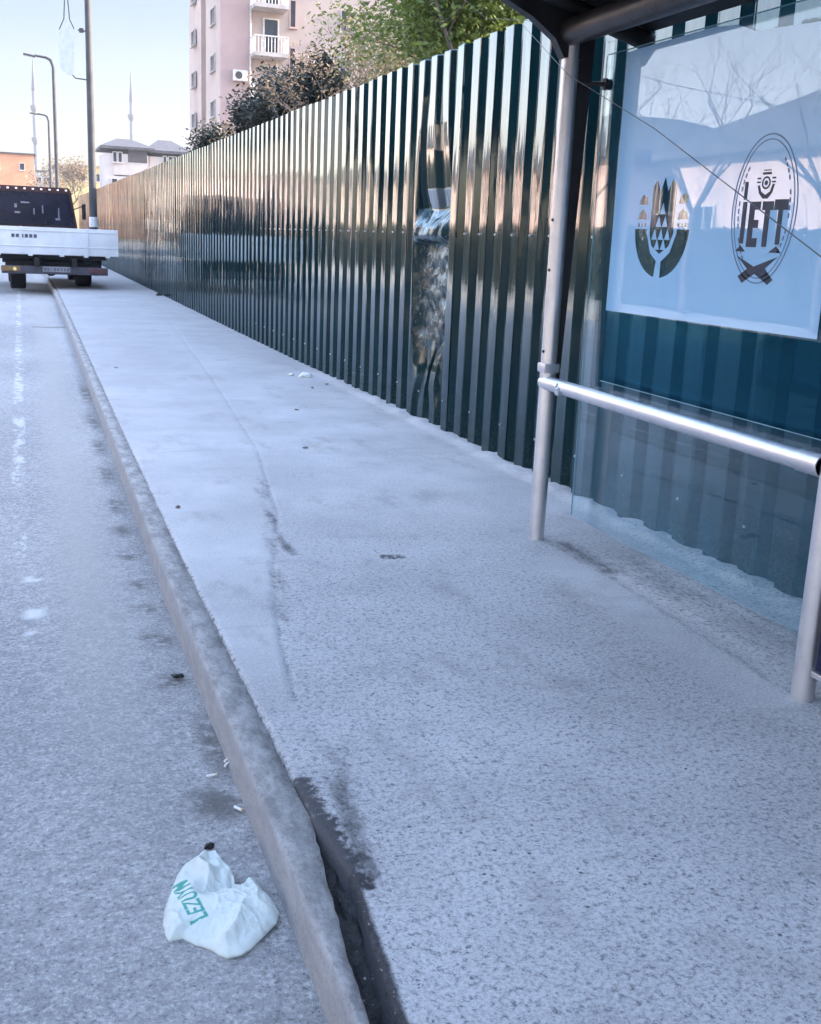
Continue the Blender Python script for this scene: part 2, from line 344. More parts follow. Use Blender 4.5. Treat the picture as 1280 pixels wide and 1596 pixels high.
# ================================================================ FENCE
PER, DEP, CR, SL = .285, .040, .125, .048
def prof(y):            # depth behind the crest plane at a run coordinate
    t = y % PER
    if t < CR: return 0.0
    if t < CR+SL: return DEP*(t-CR)/SL
    if t < PER-SL: return DEP
    return DEP*(PER-t)/SL
def steel(name, dented):
    q = N(name)
    run = q.noise(2.2, 4, .6, q.map((1, 3.0, .25))); wv = q.noise(1.6, 2, .5, q.map((1, 5.5, .8))); sp = q.noise(55, 4, .7)
    col = q.mix(q.ss(run, .3, .7), (.0012, .012, .016), (.003, .022, .028))
    low = q.n('ShaderNodeSeparateXYZ'); q.l(q.co, low.inputs[0]); z = low.outputs[2]
    grime = q.math('MULTIPLY', q.ss(z, .55, 0.0), q.ss(sp, .45, .62))
    col = q.mix(q.math('MULTIPLY', grime, .10), col, (.22, .21, .19))
    col = q.mix(q.math('MULTIPLY', q.ss(q.noise(18, 6, .8), .68, .74), .35), col, (.25, .24, .22))
    h = q.math('ADD', wv, q.math('MULTIPLY', q.noise(7, 3, .5, q.map((1, 1, .5))), .10)); bp = q.bump(h, .10, .05)
    if dented:
        at = q.attr('dent'); hh = q.math('MULTIPLY', q.math('ADD', q.noise(16, 5, .6), q.math('MULTIPLY', q.vor(11), .6)), at); bp = q.bump(hh, .5, .03, bp)
        scr = q.ss(q.noise(24, 6, .8, q.map((1, 1, .6))), .57, .64); col = q.mix(q.math('MULTIPLY', scr, q.math('MULTIPLY', at, .7)), col, (.34, .37, .37))
    lw = q.n('ShaderNodeLayerWeight'); lw.inputs[0].default_value = .5; q.l(bp, lw.inputs['Normal'])
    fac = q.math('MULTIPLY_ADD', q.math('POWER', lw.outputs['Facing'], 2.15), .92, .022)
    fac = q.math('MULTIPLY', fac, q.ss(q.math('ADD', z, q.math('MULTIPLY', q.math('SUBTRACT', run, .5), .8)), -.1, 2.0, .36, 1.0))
    gl = q.n('ShaderNodeBsdfGlossy'); q.put(gl.inputs['Roughness'], q.math('ADD', .05, q.math('MULTIPLY', q.ss(sp, .35, .7), .05))); q.l(bp, gl.inputs['Normal']); gl.inputs['Color'].default_value = (.90, .98, 1, 1)
    df = q.n('ShaderNodeBsdfDiffuse'); q.put(df.inputs['Color'], col); q.l(bp, df.inputs['Normal'])
    mx = q.n('ShaderNodeMixShader'); q.l(fac, mx.inputs[0]); q.l(df.outputs[0], mx.inputs[1]); q.l(gl.outputs[0], mx.inputs[2])
    return q.done(mx.outputs[0])
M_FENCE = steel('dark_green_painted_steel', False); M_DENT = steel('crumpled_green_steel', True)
M_ZINC = plain('zinc_screw', (.6, .6, .6), .35, 1.0)

fence = empty('corrugated_fence', (3.2, 0, 0)); tag(fence, 'tall dark green corrugated steel fence along the pavement, reflecting sky and sunlit houses', 'fence')
FH = 2.915; PW = PER*4
Y0 = 6.66-PER*48/1.0*0 ; first = Y0-PER*35      # panel joints
def dent_xy(y, z):
    """local displacement of the damaged sheet: (dx, dy, flatten, mask)"""
    c = 8.66; half = .38
    my = sstep(half-abs(y-c), 0, .10)
    pf = interp(z, [(.30, 0), (.45, .02), (.75, .075), (1.1, .09), (1.38, .085), (1.47, .10), (1.50, .005), (1.535, -.030), (1.60, -.01), (1.74, .075), (1.9, .04), (2.2, .01), (2.4, 0)])
    mf = sstep(z, .45, .80)*(1-sstep(z, 1.60, 1.78))
    up_ = sstep(z, 1.6, 1.8)*(1-sstep(z, 2.0, 2.75))
    m_ = my*mf
    dx = my*pf*(1+.25*nz(y*7, 1)) + m_*(.030*nz(y*6, z*5, 2)+.020*nz(y*14, z*11, 7))
    lean = -.13*math.sin(math.pi*sstep(z, 0.0, 1.25))*sstep(half-abs(y-c), 0, .25)
    pinch = up_*.085*math.sin((y-c)/half*math.pi)*my
    vfold = .10*sstep(z, .8, .45)*sstep(z, .12, .4)*math.sin((y-c)/half*math.pi)*my*-1
    return dx, lean*.6+pinch+vfold, m_*.94, m_
pi = 0
yy = first
while yy < 60:
    damaged = yy <= 8.68 < yy+PW
    near = 1.5 < yy < 16
    tilt = random.uniform(-.0025, .0025); bow = random.uniform(-.004, .004); off = random.uniform(-.0015, .0015); yaw = random.uniform(-.0035, .0035); top = random.uniform(-.006, .006)
    runs = []
    for kk in range(4):
        b0 = yy+kk*PER
        jit = random.uniform(-.006, .006) if kk else 0
        for t in (0, .006, CR-.006, CR, CR+.004, CR+SL-.004, CR+SL, CR+SL+.006, PER-SL-.006, PER-SL, PER-SL+.004, PER-.004): runs.append((b0+t, t+0, jit))
    runs.append((yy+PW+.02, .02, 0))
    if damaged: runs = [(yy+i*(PW+.02)/150, (i*(PW+.02)/150) % PER, 0) for i in range(151)]
    zs = frange(-.02, FH, .014) if damaged else (frange(-.02, FH, .12) if near else frange(-.02, FH, .5))
    vs = []; fs = []; dn = []; n_ = len(runs)
    for z in zs:
        for (y_, t, j) in runs:
            d = prof(t+1e-6) if not damaged else prof(y_-yy)
            # soften the folds
            x = d + off + tilt*z + bow*math.sin(math.pi*z/FH) + yaw*(y_-yy) + .0022*nz(y_*3.1, z*1.1, pi)
            y2 = y_+j+(.004*nz(z*1.3, pi*3.7) if near else 0); z2 = z + (top if z > FH-.01 else 0)
            if z > FH-.01 : z2 += .010*nz(y_*6, pi)
            mm = 0
            if abs((yy+PW/2)-8.68) < 1.9:
                dx, dy, fl, mm = dent_xy(y_, z)
                if damaged: x = x*(1-fl)+dx
                else: mm = 0
                if damaged: y2 += dy
            vs.append((x+.0001, y2, z2)); dn.append(float(mm))
    for a_ in range(len(zs)-1):
        for i in range(n_-1): fs.append((a_*n_+i, a_*n_+i+1, (a_+1)*n_+i+1, (a_+1)*n_+i))
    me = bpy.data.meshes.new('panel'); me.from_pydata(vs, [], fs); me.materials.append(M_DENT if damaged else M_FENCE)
    if damaged:
        A = me.attributes.new('dent', 'FLOAT', 'POINT'); A.data.foreach_set('value', dn); me.polygons.foreach_set('use_smooth', [True]*len(me.polygons))
        me.set_sharp_from_angle(angle=R(50))
    me.update(); p = bpy.data.objects.new('panel', me); COL.objects.link(p); p.parent = fence
    md = p.modifiers.new('thickness', 'SOLIDIFY'); md.thickness = .0016; md.offset = -1
    if damaged: p['label'] = 'crumpled torn panel pushed in at waist height'
    if 2 < yy < 15:
        b = MB()
        for kk in range(4):
            for zz in ((1.555,) if kk % 2 else (1.555, .25)):
                ysr = yy+kk*PER+CR*.82
                if damaged and .3 < zz: continue
                b = MB(); b.tube([(-.001, ysr, zz), (-.006, ysr, zz), (-.0061, ysr, zz), (-.010, ysr, zz)], [.0085, .0085, .006, .006], 8); b.build('screw', M_ZINC, p)
    yy += PW; pi += 1
# steel posts and rails that carry the sheets, on the far side
M_GALV = plain('galvanised_steel', (.42, .43, .45), .42, 1.0, var=.1, scale=9, bump=.1)
for zz in (.35, 1.555, 2.65):
    b = MB(); b.box((DEP+.23, 27.4, zz), (.04, 64.8, .05)); b.build('rail', M_GALV, fence)
for k_ in range(22):
    b = MB(); b.box((DEP+.285, -3+k_*2.95, 1.35), (.06, .06, 2.9)); b.build('post', M_GALV, fence)
# ================================================================ BUS SHELTER
q = N('brushed_aluminium_tube')
sc1 = q.noise(30, 5, .7, q.map((1, 1, .08))); col = q.mix(q.ss(q.noise(5, 5, .6), .3, .7), (.60, .59, .62), (.72, .71, .73))
col = q.mix(q.math('MULTIPLY', q.ss(q.noise(22, 6, .75), .62, .72), .6), col, (.30, .28, .28))
M_ALU = q.done(q.bsdf(col, q.math('ADD', .26, q.math('MULTIPLY', sc1, .2)), .85, normal=q.bump(q.noise(60, 4), .12, .004)))
M_DARKM = plain('black_painted_steel', (.012, .012, .015), .45, 0.0, var=.3, scale=8, bump=.1)
M_ROOF = plain('dark_roof_underside', (.016, .016, .020), .5, 0.0, var=.2, scale=4)
q = N('tinted_glass')
lw = q.n('ShaderNodeLayerWeight'); lw.inputs[0].default_value = .5; fr = q.math('MULTIPLY_ADD', q.math('POWER', lw.outputs['Facing'], 3.4), .85, .018)
gl = q.n('ShaderNodeBsdfGlossy'); gl.inputs['Roughness'].default_value = .0; gl.inputs['Color'].default_value = (.95, .97, 1, 1)
tr = q.n('ShaderNodeBsdfTransparent'); tr.inputs['Color'].default_value = (.92, .975, .99, 1)
df = q.n('ShaderNodeBsdfDiffuse'); df.inputs['Color'].default_value = (.05, .30, .46, 1)
sm_ = q.n('ShaderNodeMixShader'); dirtf = q.math('ADD', .045, q.math('MULTIPLY', q.ss(q.noise(3, 6, .7), .45, .75), .06)); q.l(dirtf, sm_.inputs[0]); q.l(tr.outputs[0], sm_.inputs[1]); q.l(df.outputs[0], sm_.inputs[2])
m2 = q.n('ShaderNodeMixShader'); q.l(fr, m2.inputs[0]); q.l(sm_.outputs[0], m2.inputs[1]); q.l(gl.outputs[0], m2.inputs[2])
M_GLASS = q.done(m2.outputs[0])
q = N('pale_blue_frosted_film')
dfc = q.mix(q.ss(q.noise(2.5, 4, .6), .3, .7), (.33, .62, .91), (.38, .67, .93))
b1 = q.bsdf(dfc, .5, coat=1.0); q.t.nodes[b1.node.name].inputs['Coat Roughness'].default_value = .01; b1.node.inputs['Coat IOR'].default_value = 2.2
tl = q.n('ShaderNodeBsdfTranslucent'); tl.inputs['Color'].default_value = (.5, .68, .86, 1)
mx = q.n('ShaderNodeMixShader'); mx.inputs[0].default_value = .2; q.l(b1, mx.inputs[1]); q.l(tl.outputs[0], mx.inputs[2])
M_FILM = q.done(mx.outputs[0])
q = N('clear_tint_film')
tr = q.n('ShaderNodeBsdfTransparent'); tr.inputs['Color'].default_value = (.52, .76, .84, 1); df = q.n('ShaderNodeBsdfDiffuse'); df.inputs['Color'].default_value = (.02, .08, .12, 1)
mx = q.n('ShaderNodeMixShader'); mx.inputs[0].default_value = .15; q.l(tr.outputs[0], mx.inputs[1]); q.l(df.outputs[0], mx.inputs[2]); M_TINT = q.done(mx.outputs[0])
M_INK = plain('navy_print', (.008, .018, .045), .5, var=.2)
M_INK2 = plain('grey_blue_print', (.10, .15, .25), .5, var=.1)
M_NAVY = plain('navy_panel', (.006, .007, .03), .25, var=.3, scale=3)

sh = empty('bus_shelter', (2.53, 5.03, 0)); tag(sh, 'aluminium tube bus shelter with dark roof, clear back pane and pale blue film', 'bus shelter')
SX, SY, SZ = 2.53, 5.03, 0
def L(x, y, z): return (x-SX, y-SY, z)
P1, P2 = 5.03, 2.895
for y_, nm in ((P1, 0), (P2, 1), (.55, 1)):
    b = MB(); b.tube([L(SX, y_, -.02), L(SX, y_, 1.2), L(SX, y_, 2.46)], .0405, 28); po = b.build('post', M_ALU, sh, True)
    for zz in (1.38, 1.62, .98): b = MB(); b.tube([L(SX-.039, y_-.012, zz), L(SX-.045, y_-.012, zz)], .007, 10); b.build('bolt', M_DARKM, po)
    # dark fin that widens towards the roof
    b = MB(); b.prism([(SX+.036-SX, .80), (SX+.040-SX+.015, .80), (SX+.115-SX, 2.46), (SX+.03-SX, 2.46)], 'y', y_-SY-.020, y_-SY+.020); b.build('fin', M_DARKM, sh)
# rail
RZ = .822; RX = SX-.012
b = MB(); b.tube([L(RX, P1+.015, RZ), L(RX, P1-.25, RZ), L(RX, 3.6, RZ), L(RX, P2+.03, RZ)], .0355, 28); rl = b.build('rail', M_ALU, sh, True)
b = MB(); b.tube([L(RX, P1+.015, RZ), L(RX, P1+.030, RZ)], [.036, .024], 24); b.build('end_cap', M_ALU, rl, True); b = MB(); b.tube([L(RX, P2+.15, RZ), L(RX, P2+.03, RZ)], .0395, 28); b.build('sleeve', M_ALU, rl, True)
b = MB(); b.tube([L(RX-.028, P1-.22, RZ-.012), L(RX-.050, P1-.225, RZ-.018)], [.022, .017], 16); b.tube([L(RX-.030, P1-.19, RZ+.012), L(RX-.039, P1-.19, RZ+.015)], .010, 12); b.build('clamp_bolt', M_ALU, rl, True)
b = MB(); b.tube([L(RX, P2-.04, RZ), L(RX, .58, RZ)], .0355, 24); b.build('rail', M_ALU, sh, True)
b = MB(); b.box(L(SX, P1, RZ+.075), (.088, .088, .05), bev=.012); b.build('clamp', M_ALU, sh, True)
# roof: header tube, arched ribs with gussets, roof skin
b = MB(); b.tube([L(SX-.02, P1+.02, 2.475), L(SX-.02, .2, 2.475)], .062, 20); b.build('header', plain('dark_bronze_tube', (.05, .045, .045), .38, .5), sh, True)
def arch(s): return (SX+.42-1.95*s, 2.47+.40*math.sin(min(1, s*1.0)*1.35))
for y_ in (P1+.0, P2, .55):
    b = MB(); b.tube([L(arch(t/14)[0], y_, arch(t/14)[1]) for t in range(15)], .045, 14); b.build('roof_rib', M_DARKM, sh, True)
    b = MB(); g_ = [(-.05, 2.36), (.06, 2.36), (.06, 2.52), (-.40, 2.66), (-.62, 2.76), (-.66, 2.74), (-.40, 2.60), (-.22, 2.52), (-.10, 2.44)]
    b.prism(g_, 'y', y_-SY-.03, y_-SY+.03); b.build('gusset', M_DARKM, sh)
b = MB(); n_ = 16; vs = []; 
for y_ in (P1+.16, .2):
    for t in range(n_+1):
        x_, z_ = arch(t/n_); vs.append(L(x_, y_, z_+.05))
    for t in range(n_+1):
        x_, z_ = arch(t/n_); vs.append(L(x_, y_, z_+.075))
k2 = 2*(n_+1)
fs = []
for t in range(n_):
    fs += [(t, t+1, k2+t+1, k2+t), (n_+1+t, k2+n_+1+t, k2+n_+2+t, n_+2+t), (t, n_+1+t, n_+2+t, t+1), (k2+t, k2+t+1, k2+n_+2+t, k2+n_+1+t)]
fs += [(0, k2, k2+n_+1, n_+1), (n_, 2*n_+1, k2+2*n_+1, k2+n_)]
b.add(vs, fs); b.build('roof_panel', M_ROOF, sh, True)
# back pane
GX = 2.70; GY0, GY1, GZ0, GZ1 = 2.93, 4.985, .13, 2.385
b = MB(); b.box(L(GX+.004, (GY0+GY1)/2, (GZ0+GZ1)/2), (.008, GY1-GY0, GZ1-GZ0)); pane = b.build('glass_pane', M_GLASS, sh)
b = MB(); b.box(L(GX+.003, GY1+.003, (GZ0+GZ1)/2), (.006, .004, GZ1-GZ0)); b.box(L(GX+.003, (GY0+GY1)/2, GZ1+.003), (.006, GY1-GY0, .003)); b.build('pane_edge', plain('green_glass_edge', (.12, .32, .38), .15), pane)
b = MB(); b.box(L(GX+.004, .15+1.3, (GZ0+GZ1)/2), (.008, 2.5, GZ1-GZ0)); b.build('glass_pane', M_GLASS, sh)
for y_ in (P1-.06, P2+.10, P2-.10):
    for zz in (2.255,):
        b = MB(); b.tube([L(SX+.03, (P1 if y_ > 4 else P2), zz), L(GX-.012, y_, zz)], .011, 12); b.tube([L(GX-.016, y_, zz), L(GX-.001, y_, zz)], .027, 18); b.tube([L(GX+.0095, y_, zz), L(GX+.022, y_, zz)], .024, 18)
        b.build('standoff', M_DARKM if zz > 2 else M_ALU, sh, True)
FX = GX-.0008     # film sits on the front of the pane

def curve_shape(name, loops, mat, parent, x, thick=0.0006):
    """flat filled 2-D shape (even-odd holes) in the pane's plane; loops in (u to the right as seen, v up)"""
    cu = bpy.data.curves.new(name, 'CURVE'); cu.dimensions = '2D'; cu.fill_mode = 'BOTH'; cu.extrude = thick/2
    for lp in loops:
        s = cu.splines.new('POLY'); s.points.add(len(lp)-1)
        for i, p_ in enumerate(lp): s.points[i].co = (p_[0], p_[1], 0, 1)
        s.use_cyclic_u = True
    t = bpy.data.objects.new(name, cu); COL.objects.link(t); bpy.context.view_layer.update()
    me = bpy.data.meshes.new_from_object(t.evaluated_get(bpy.context.evaluated_depsgraph_get())); COL.objects.unlink(t); bpy.data.objects.remove(t)
    # (u,v,w) -> world (x - w, -u, v)
    for v in me.vertices:
        c = v.co.copy(); v.co = L(x-c[2], -c[0], c[1])
    me.materials.clear(); me.materials.append(mat); me.update()
    o = bpy.data.objects.new(name, me); COL.objects.link(o); o.parent = parent; return o
def text_mesh(s, size, bold=0.0):
    cu = bpy.data.curves.new('t', 'FONT'); cu.body = s; cu.size = size; cu.offset = bold; cu.align_x = 'CENTER'; cu.align_y = 'CENTER'
    t = bpy.data.objects.new('t', cu); COL.objects.link(t); bpy.context.view_layer.update()
    me = bpy.data.meshes.new_from_object(t.evaluated_get(bpy.context.evaluated_depsgraph_get())); COL.objects.unlink(t); bpy.data.objects.remove(t)
    return me
def circ(cx, cy, rx_, ry_, n=48, a0=0, a1=360): 
    full = abs(a1-a0) >= 360
    return [(cx+rx_*math.cos(R(a0+(a1-a0)*i/(n if full else n-1))), cy+ry_*math.sin(R(a0+(a1-a0)*i/(n if full else n-1)))) for i in range(n)]
film_loops = [[(-4.795, 1.205), (-3.262, 1.212), (-3.262, 2.29), (-3.46, 2.30), (-3.83, 2.325), (-3.95, 2.365), (-4.12, 2.380), (-4.70, 2.376), (-4.795, 2.372)]]
# municipal roundel cut out of the film: domed halves, a central shield of triangles, a road below
cx_, cz_, rr = -4.365, 1.600, .222
def band(a0, a1, r0, r1, n=14):
    return circ(cx_, cz_, r1, r1, n, a0, a1)+circ(cx_, cz_, r0, r0, n, a1, a0)
def U(x): return cx_+x
def Wd(z): return cz_+z
def roundel_edge(a0, a1, n=16): return circ(cx_, cz_, rr, rr, n, a0, a1)
# lower left quarter and lower right quarter
film_loops.append(roundel_edge(183, 262)+[(U(-.020), Wd(-.150)), (U(-.075), Wd(-.115)), (U(-.118), Wd(-.03)), (U(-.118), Wd(-.012))])
film_loops.append(roundel_edge(275, 357)+[(U(.125), Wd(-.012)), (U(.125), Wd(-.03)), (U(.085), Wd(-.110)), (U(.020), Wd(-.150))])
# shield
tri = []
shield = [(U(-.095), Wd(.17)), (U(-.062), Wd(.20)), (U(-.030), Wd(.15)), (U(0), Wd(.21)), (U(.030), Wd(.15)), (U(.062), Wd(.20)), (U(.100), Wd(.17)), (U(.100), Wd(-.03)), (U(.07), Wd(-.085)), (U(.0), Wd(-.118)), (U(-.07), Wd(-.085)), (U(-.095), Wd(-.03))]
film_loops.append(shield)
for r_, cnt, w_ in ((.075, 1, .0), (.020, 2, .045), (-.035, 3, .045), (-.078, 2, .045)):
    for i in range(cnt):
        c_ = (i-(cnt-1)/2)*.052
        film_loops.append([(U(c_-.022), Wd(r_-.022)), (U(c_+.022), Wd(r_-.022)), (U(c_), Wd(r_+.026))])
# domes right and left
for sgn in (1, -1):
    for zc in (.050, .115):
        c_ = sgn*.163
        if math.hypot(c_, zc) < .21: film_loops.append([(U(c_-.040), Wd(zc-.02)), (U(c_+.040 if sgn < 0 or zc < .1 else c_+.02), Wd(zc-.02)), (U(c_+.030), Wd(zc+.008)), (U(c_), Wd(zc+.025)), (U(c_-.030), Wd(zc+.008))])
    for i in range(3): film_loops.append([(U(sgn*(.135+i*.028)-.008), Wd(-.002)), (U(sgn*(.135+i*.028)+.008), Wd(-.002)), (U(sgn*(.135+i*.028)+.008), Wd(.014)), (U(sgn*(.135+i*.028)-.008), Wd(.014))])
curve_shape('frosted_film', film_loops, M_FILM, pane, FX)
curve_shape('clear_film', [[(-4.795, .865), (-2.90, .865), (-2.90, 1.203), (-4.795, 1.203)]], M_TINT, pane, FX)
curve_shape('film_edge', [[(-4.795, .861), (-2.90, .861), (-2.90, .864), (-4.795, .864)]], plain('film_cut_edge', (.25, .42, .52), .4), pane, FX-.0005)
# oval transport emblem printed dark on the film
ex, ez = -3.655, 1.665
IX = GX-.0020
E_ = lambda a_, b_: circ(ex, ez, a_, b_, 72)
curve_shape('emblem', [E_(.198, .277), E_(.193, .272), E_(.180, .258), E_(.176, .254)], M_INK2, pane, IX)
def rect(x0, z0, x1, z1): return [(x0, z0), (x1, z0), (x1, z1), (x0, z1)]
zb, zt = ez-.128, ez+.030
LT = [rect(ex-.130, zb, ex-.104, zt), rect(ex-.130, zt+.008, ex-.110, zt+.075),
      [(ex-.085, zb-.012), (ex-.020, zb-.012), (ex-.020, zb+.022), (ex-.052, zb+.022), (ex-.052, zb+.060), (ex-.022, zb+.060), (ex-.022, zb+.090), (ex-.052, zb+.090), (ex-.052, zt-.030), (ex-.018, zt-.030), (ex-.018, zt), (ex-.085, zt)],
      [(ex+.012, zb-.010), (ex+.042, zb-.010), (ex+.042, zt-.032), (ex+.060, zt-.032), (ex+.060, zt), (ex-.006, zt), (ex-.006, zt-.032), (ex+.012, zt-.032)],
      [(ex+.092, zb), (ex+.118, zb), (ex+.118, zt-.032), (ex+.146, zt-.032), (ex+.146, zt+.006), (ex+.066, zt+.006), (ex+.066, zt-.032), (ex+.092, zt-.032)]]
LT += [[(ex-.150, zb-.030), (ex-.085, zb-.030), (ex-.118, zb-.006)], [(ex+.060, zb-.030), (ex+.135, zb-.030), (ex+.102, zb-.006)]]
LT += [[(ex-.135, zb-.045), (ex-.02, zb-.085), (ex+.12, zb-.045), (ex+.05, zb-.090), (ex+.105, zb-.130), (ex+.075, zb-.150), (ex-.01, zb-.112), (ex-.085, zb-.150), (ex-.115, zb-.125), (ex-.06, zb-.095)]]
cr = [(ex-.050, ez+.088), (ex-.038, ez+.060), (ex-.012, ez+.040), (ex+.018, ez+.040), (ex+.042, ez+.062), (ex+.052, ez+.092), (ex+.040, ez+.094), (ex+.028, ez+.066), (ex+.002, ez+.054), (ex-.026, ez+.066), (ex-.038, ez+.090)]
LT += [cr]
for zz in (.098, .112): LT += [rect(ex-.056, ez+zz, ex-.034, ez+zz+.006), rect(ex+.034, ez+zz, ex+.056, ez+zz+.006)]
LT += [rect(ex-.026, ez+.128, ex+.026, ez+.137), rect(ex-.022, ez+.142, ex+.022, ez+.146)]
LT += [circ(ex, ez+.098, .026, .024, 20), circ(ex, ez+.098, .019, .017, 20), circ(ex, ez+.098, .010, .009, 12)]
curve_shape('emblem_lettering', LT, M_INK, pane, IX)
me = text_mesh('1871', .030, .0005)
for v in me.vertices: c = v.co.copy(); v.co = L(IX, -(ex+.0+c[0]), ez-.232+c[1])
me.materials.append(M_INK2); o = bpy.data.objects.new('year_text', me); COL.objects.link(o); o.parent = pane
RB = []      # the tiny ring lettering reads only as dashes; its letters are printed as one line
for a_ in list(range(-50, 52, 7))+list(range(130, 232, 7)):
    if a_ % 5 == 0: continue
    RB.append(circ(ex, ez, .158, .236, 4, a_, a_+4.5)+circ(ex, ez, .151, .229, 4, a_+4.5, a_))
curve_shape('ring_lettering', RB, M_INK2, pane, IX)
# dark lower panel of the next bay
b = MB(); b.box(L(2.535, 1.85, .99), (.05, 1.96, 1.72), bev=.006); ap = b.build('side_panel', M_NAVY, sh)
b = MB(); b.box(L(2.535, 1.85, .118), (.06, 1.98, .02), bev=.003); b.build('trim', M_ALU, ap)
# ================================================================ FAR BUILDINGS
M_WIN = plain('window_glass', (.03, .04, .055), .08, var=.3, scale=1)
M_WFR = plain('white_window_frame', (.6, .58, .56), .5)
M_PINK = plain('pink_render', (.40, .295, .285), .9, var=.06, scale=.35, bump=.2, bscale=8)
M_BEIGE = plain('beige_render', (.43, .345, .31), .9, var=.06, scale=.35, bump=.2, bscale=8)
M_CONC = plain('balcony_concrete', (.42, .39, .38), .9, var=.12, scale=1.5)
M_WHITE = plain('white_render', (.46, .43, .43), .9, var=.05, scale=.5)
M_SLATE = plain('grey_roof_tiles', (.075, .075, .085), .8, var=.15, scale=3)
M_SHADE = plain('dark_shade_and_grille', (.06, .055, .06), .7)

_wc = {}
def window(parent, loc, w_, h_, face, frame=M_WFR, pane_m=M_WIN, rz=0.0):
    """face: '-x','-y','+x' ; frame with recessed pane as sub-part (local to parent)"""
    key = (round(w_, 2), round(h_, 2), frame.name, pane_m.name)
    if key not in _wc:
        b = MB(); t = .06
        b.box((0, 0, h_/2-t/2), (w_, .12, t)); b.box((0, 0, -h_/2+t/2), (w_, .12, t))
        b.box((-w_/2+t/2, 0, 0), (t, .12, h_-2*t)); b.box((w_/2-t/2, 0, 0), (t, .12, h_-2*t))
        if w_ > .7: b.box((0, .01, 0), (.05, .08, h_-2*t))
        b.box((0, -.05, -h_/2-.035), (w_+.16, .18, .06))
        fo = b.build('window', frame); b = MB(); b.box((0, .03, 0), (w_-2*t, .03, h_-2*t)); po = b.build('pane', pane_m, fo)
        _wc[key] = (fo.data, po.data); bpy.data.objects.remove(po); bpy.data.objects.remove(fo)
    fd, pd = _wc[key]
    fo = bpy.data.objects.new('window', fd); COL.objects.link(fo); fo.parent = parent; fo.location = loc
    fo.rotation_euler = (0, 0, {'-y': 0, '+x': R(90), '-x': R(-90), '+y': R(180)}[face]+rz)
    po = bpy.data.objects.new('pane', pd); COL.objects.link(po); po.parent = fo
    return fo

# pink tower behind the fence
TX, TY = 12.3, 71.4
tw = empty('apartment_tower', (TX, TY, -.2)); tag(tw, 'tall pink and beige apartment tower with balconies rising behind the fence', 'apartment tower')
b = MB(); HT = 38
b.box((9, 2.7, HT/2), (18, 5.4, HT)); b.build('wall', M_BEIGE, tw)
b = MB(); b.box((10, 7.0, HT/2-.3), (16, 3.2, HT-.6)); b.build('wall', M_PINK, tw)
b = MB(); b.box((9.1, 11.35, HT/2), (17.8, 5.5, HT)); b.build('wall', M_BEIGE, tw)
b = MB(); b.box((.88, -.06, HT/2), (1.74, .12, HT)); b.build('wall', M_PINK, tw)
b = MB(); b.box((9.9, -.02, HT/2), (16.2, .04, HT-.02)); b.build('wall', plain('pale_pink_render', (.40, .325, .30), .9, var=.05, scale=.35), tw)
FL = 2.72
for k_ in range(13):
    z_ = 14.4-FL*5+k_*FL+.2-.0
    if z_ > HT-1 or z_ < 1: continue
    window(tw, (-.03, 2.4, z_), 1.5, 1.0, '-x', M_CONC); window(tw, (-.03+.1, 11.2, z_), 1.5, 1.0, '-x', M_CONC)
    window(tw, (4.45, -.07, z_+.2), .42, 1.6, '-y', M_PINK, M_WIN); window(tw, (7.9, -.07, z_+.1), .85, 1.3, '-y', M_CONC)
    # balcony with a door behind it
    zb_ = z_-2.45+FL*0
    bal = MB(); bal.box((2.85, -.75, zb_), (2.1, 1.5, .22)); bo = bal.build('balcony', M_CONC, tw)
    r_ = MB(); 
    for xx in frange(1.85, 3.85, .2): r_.tube([(xx, -1.46, zb_+.12), (xx, -1.46, zb_+1.0)], .025, 5, mi=0)
    r_.box((2.85, -1.46, zb_+1.03), (2.1, .07, .07)); 
    for yy_ in frange(-1.3, -.2, .22): r_.tube([(1.85, yy_, zb_+.12), (1.85, yy_, zb_+1.0)], .025, 5); r_.tube([(3.85, yy_, zb_+.12), (3.85, yy_, zb_+1.0)], .025, 5)
    r_.box((1.85, -.75, zb_+1.03), (.07, 1.4, .07)).box((3.85, -.75, zb_+1.03), (.07, 1.4, .07)); r_.build('railing', M_WFR, bo)
    d_ = MB(); d_.box((3.1, -.08, zb_+1.2), (1.0, .08, 2.1)); do = d_.build('balcony_door', M_WFR, tw); d2 = MB(); d2.box((3.1, -.13, zb_+1.25), (.8, .03, 1.85)); d2.build('pane', M_WIN, do)
b = MB(); b.tube([(1.82, -.15, .2), (1.82, -.15, HT-.3)], .06, 8); b.build('downpipe', M_WFR, tw)
ac = MB(); ac.box((1.15, -.35, 10.94), (.85, .32, .62), bev=.03); a_o = ac.build('air_conditioner', plain('white_plastic', (.68, .67, .66), .5), tw)
ac = MB(); ac.tube([(1.05, -.515, 10.94), (1.05, -.53, 10.94)], .22, 18); ac.build('fan_grille', M_SHADE, a_o)
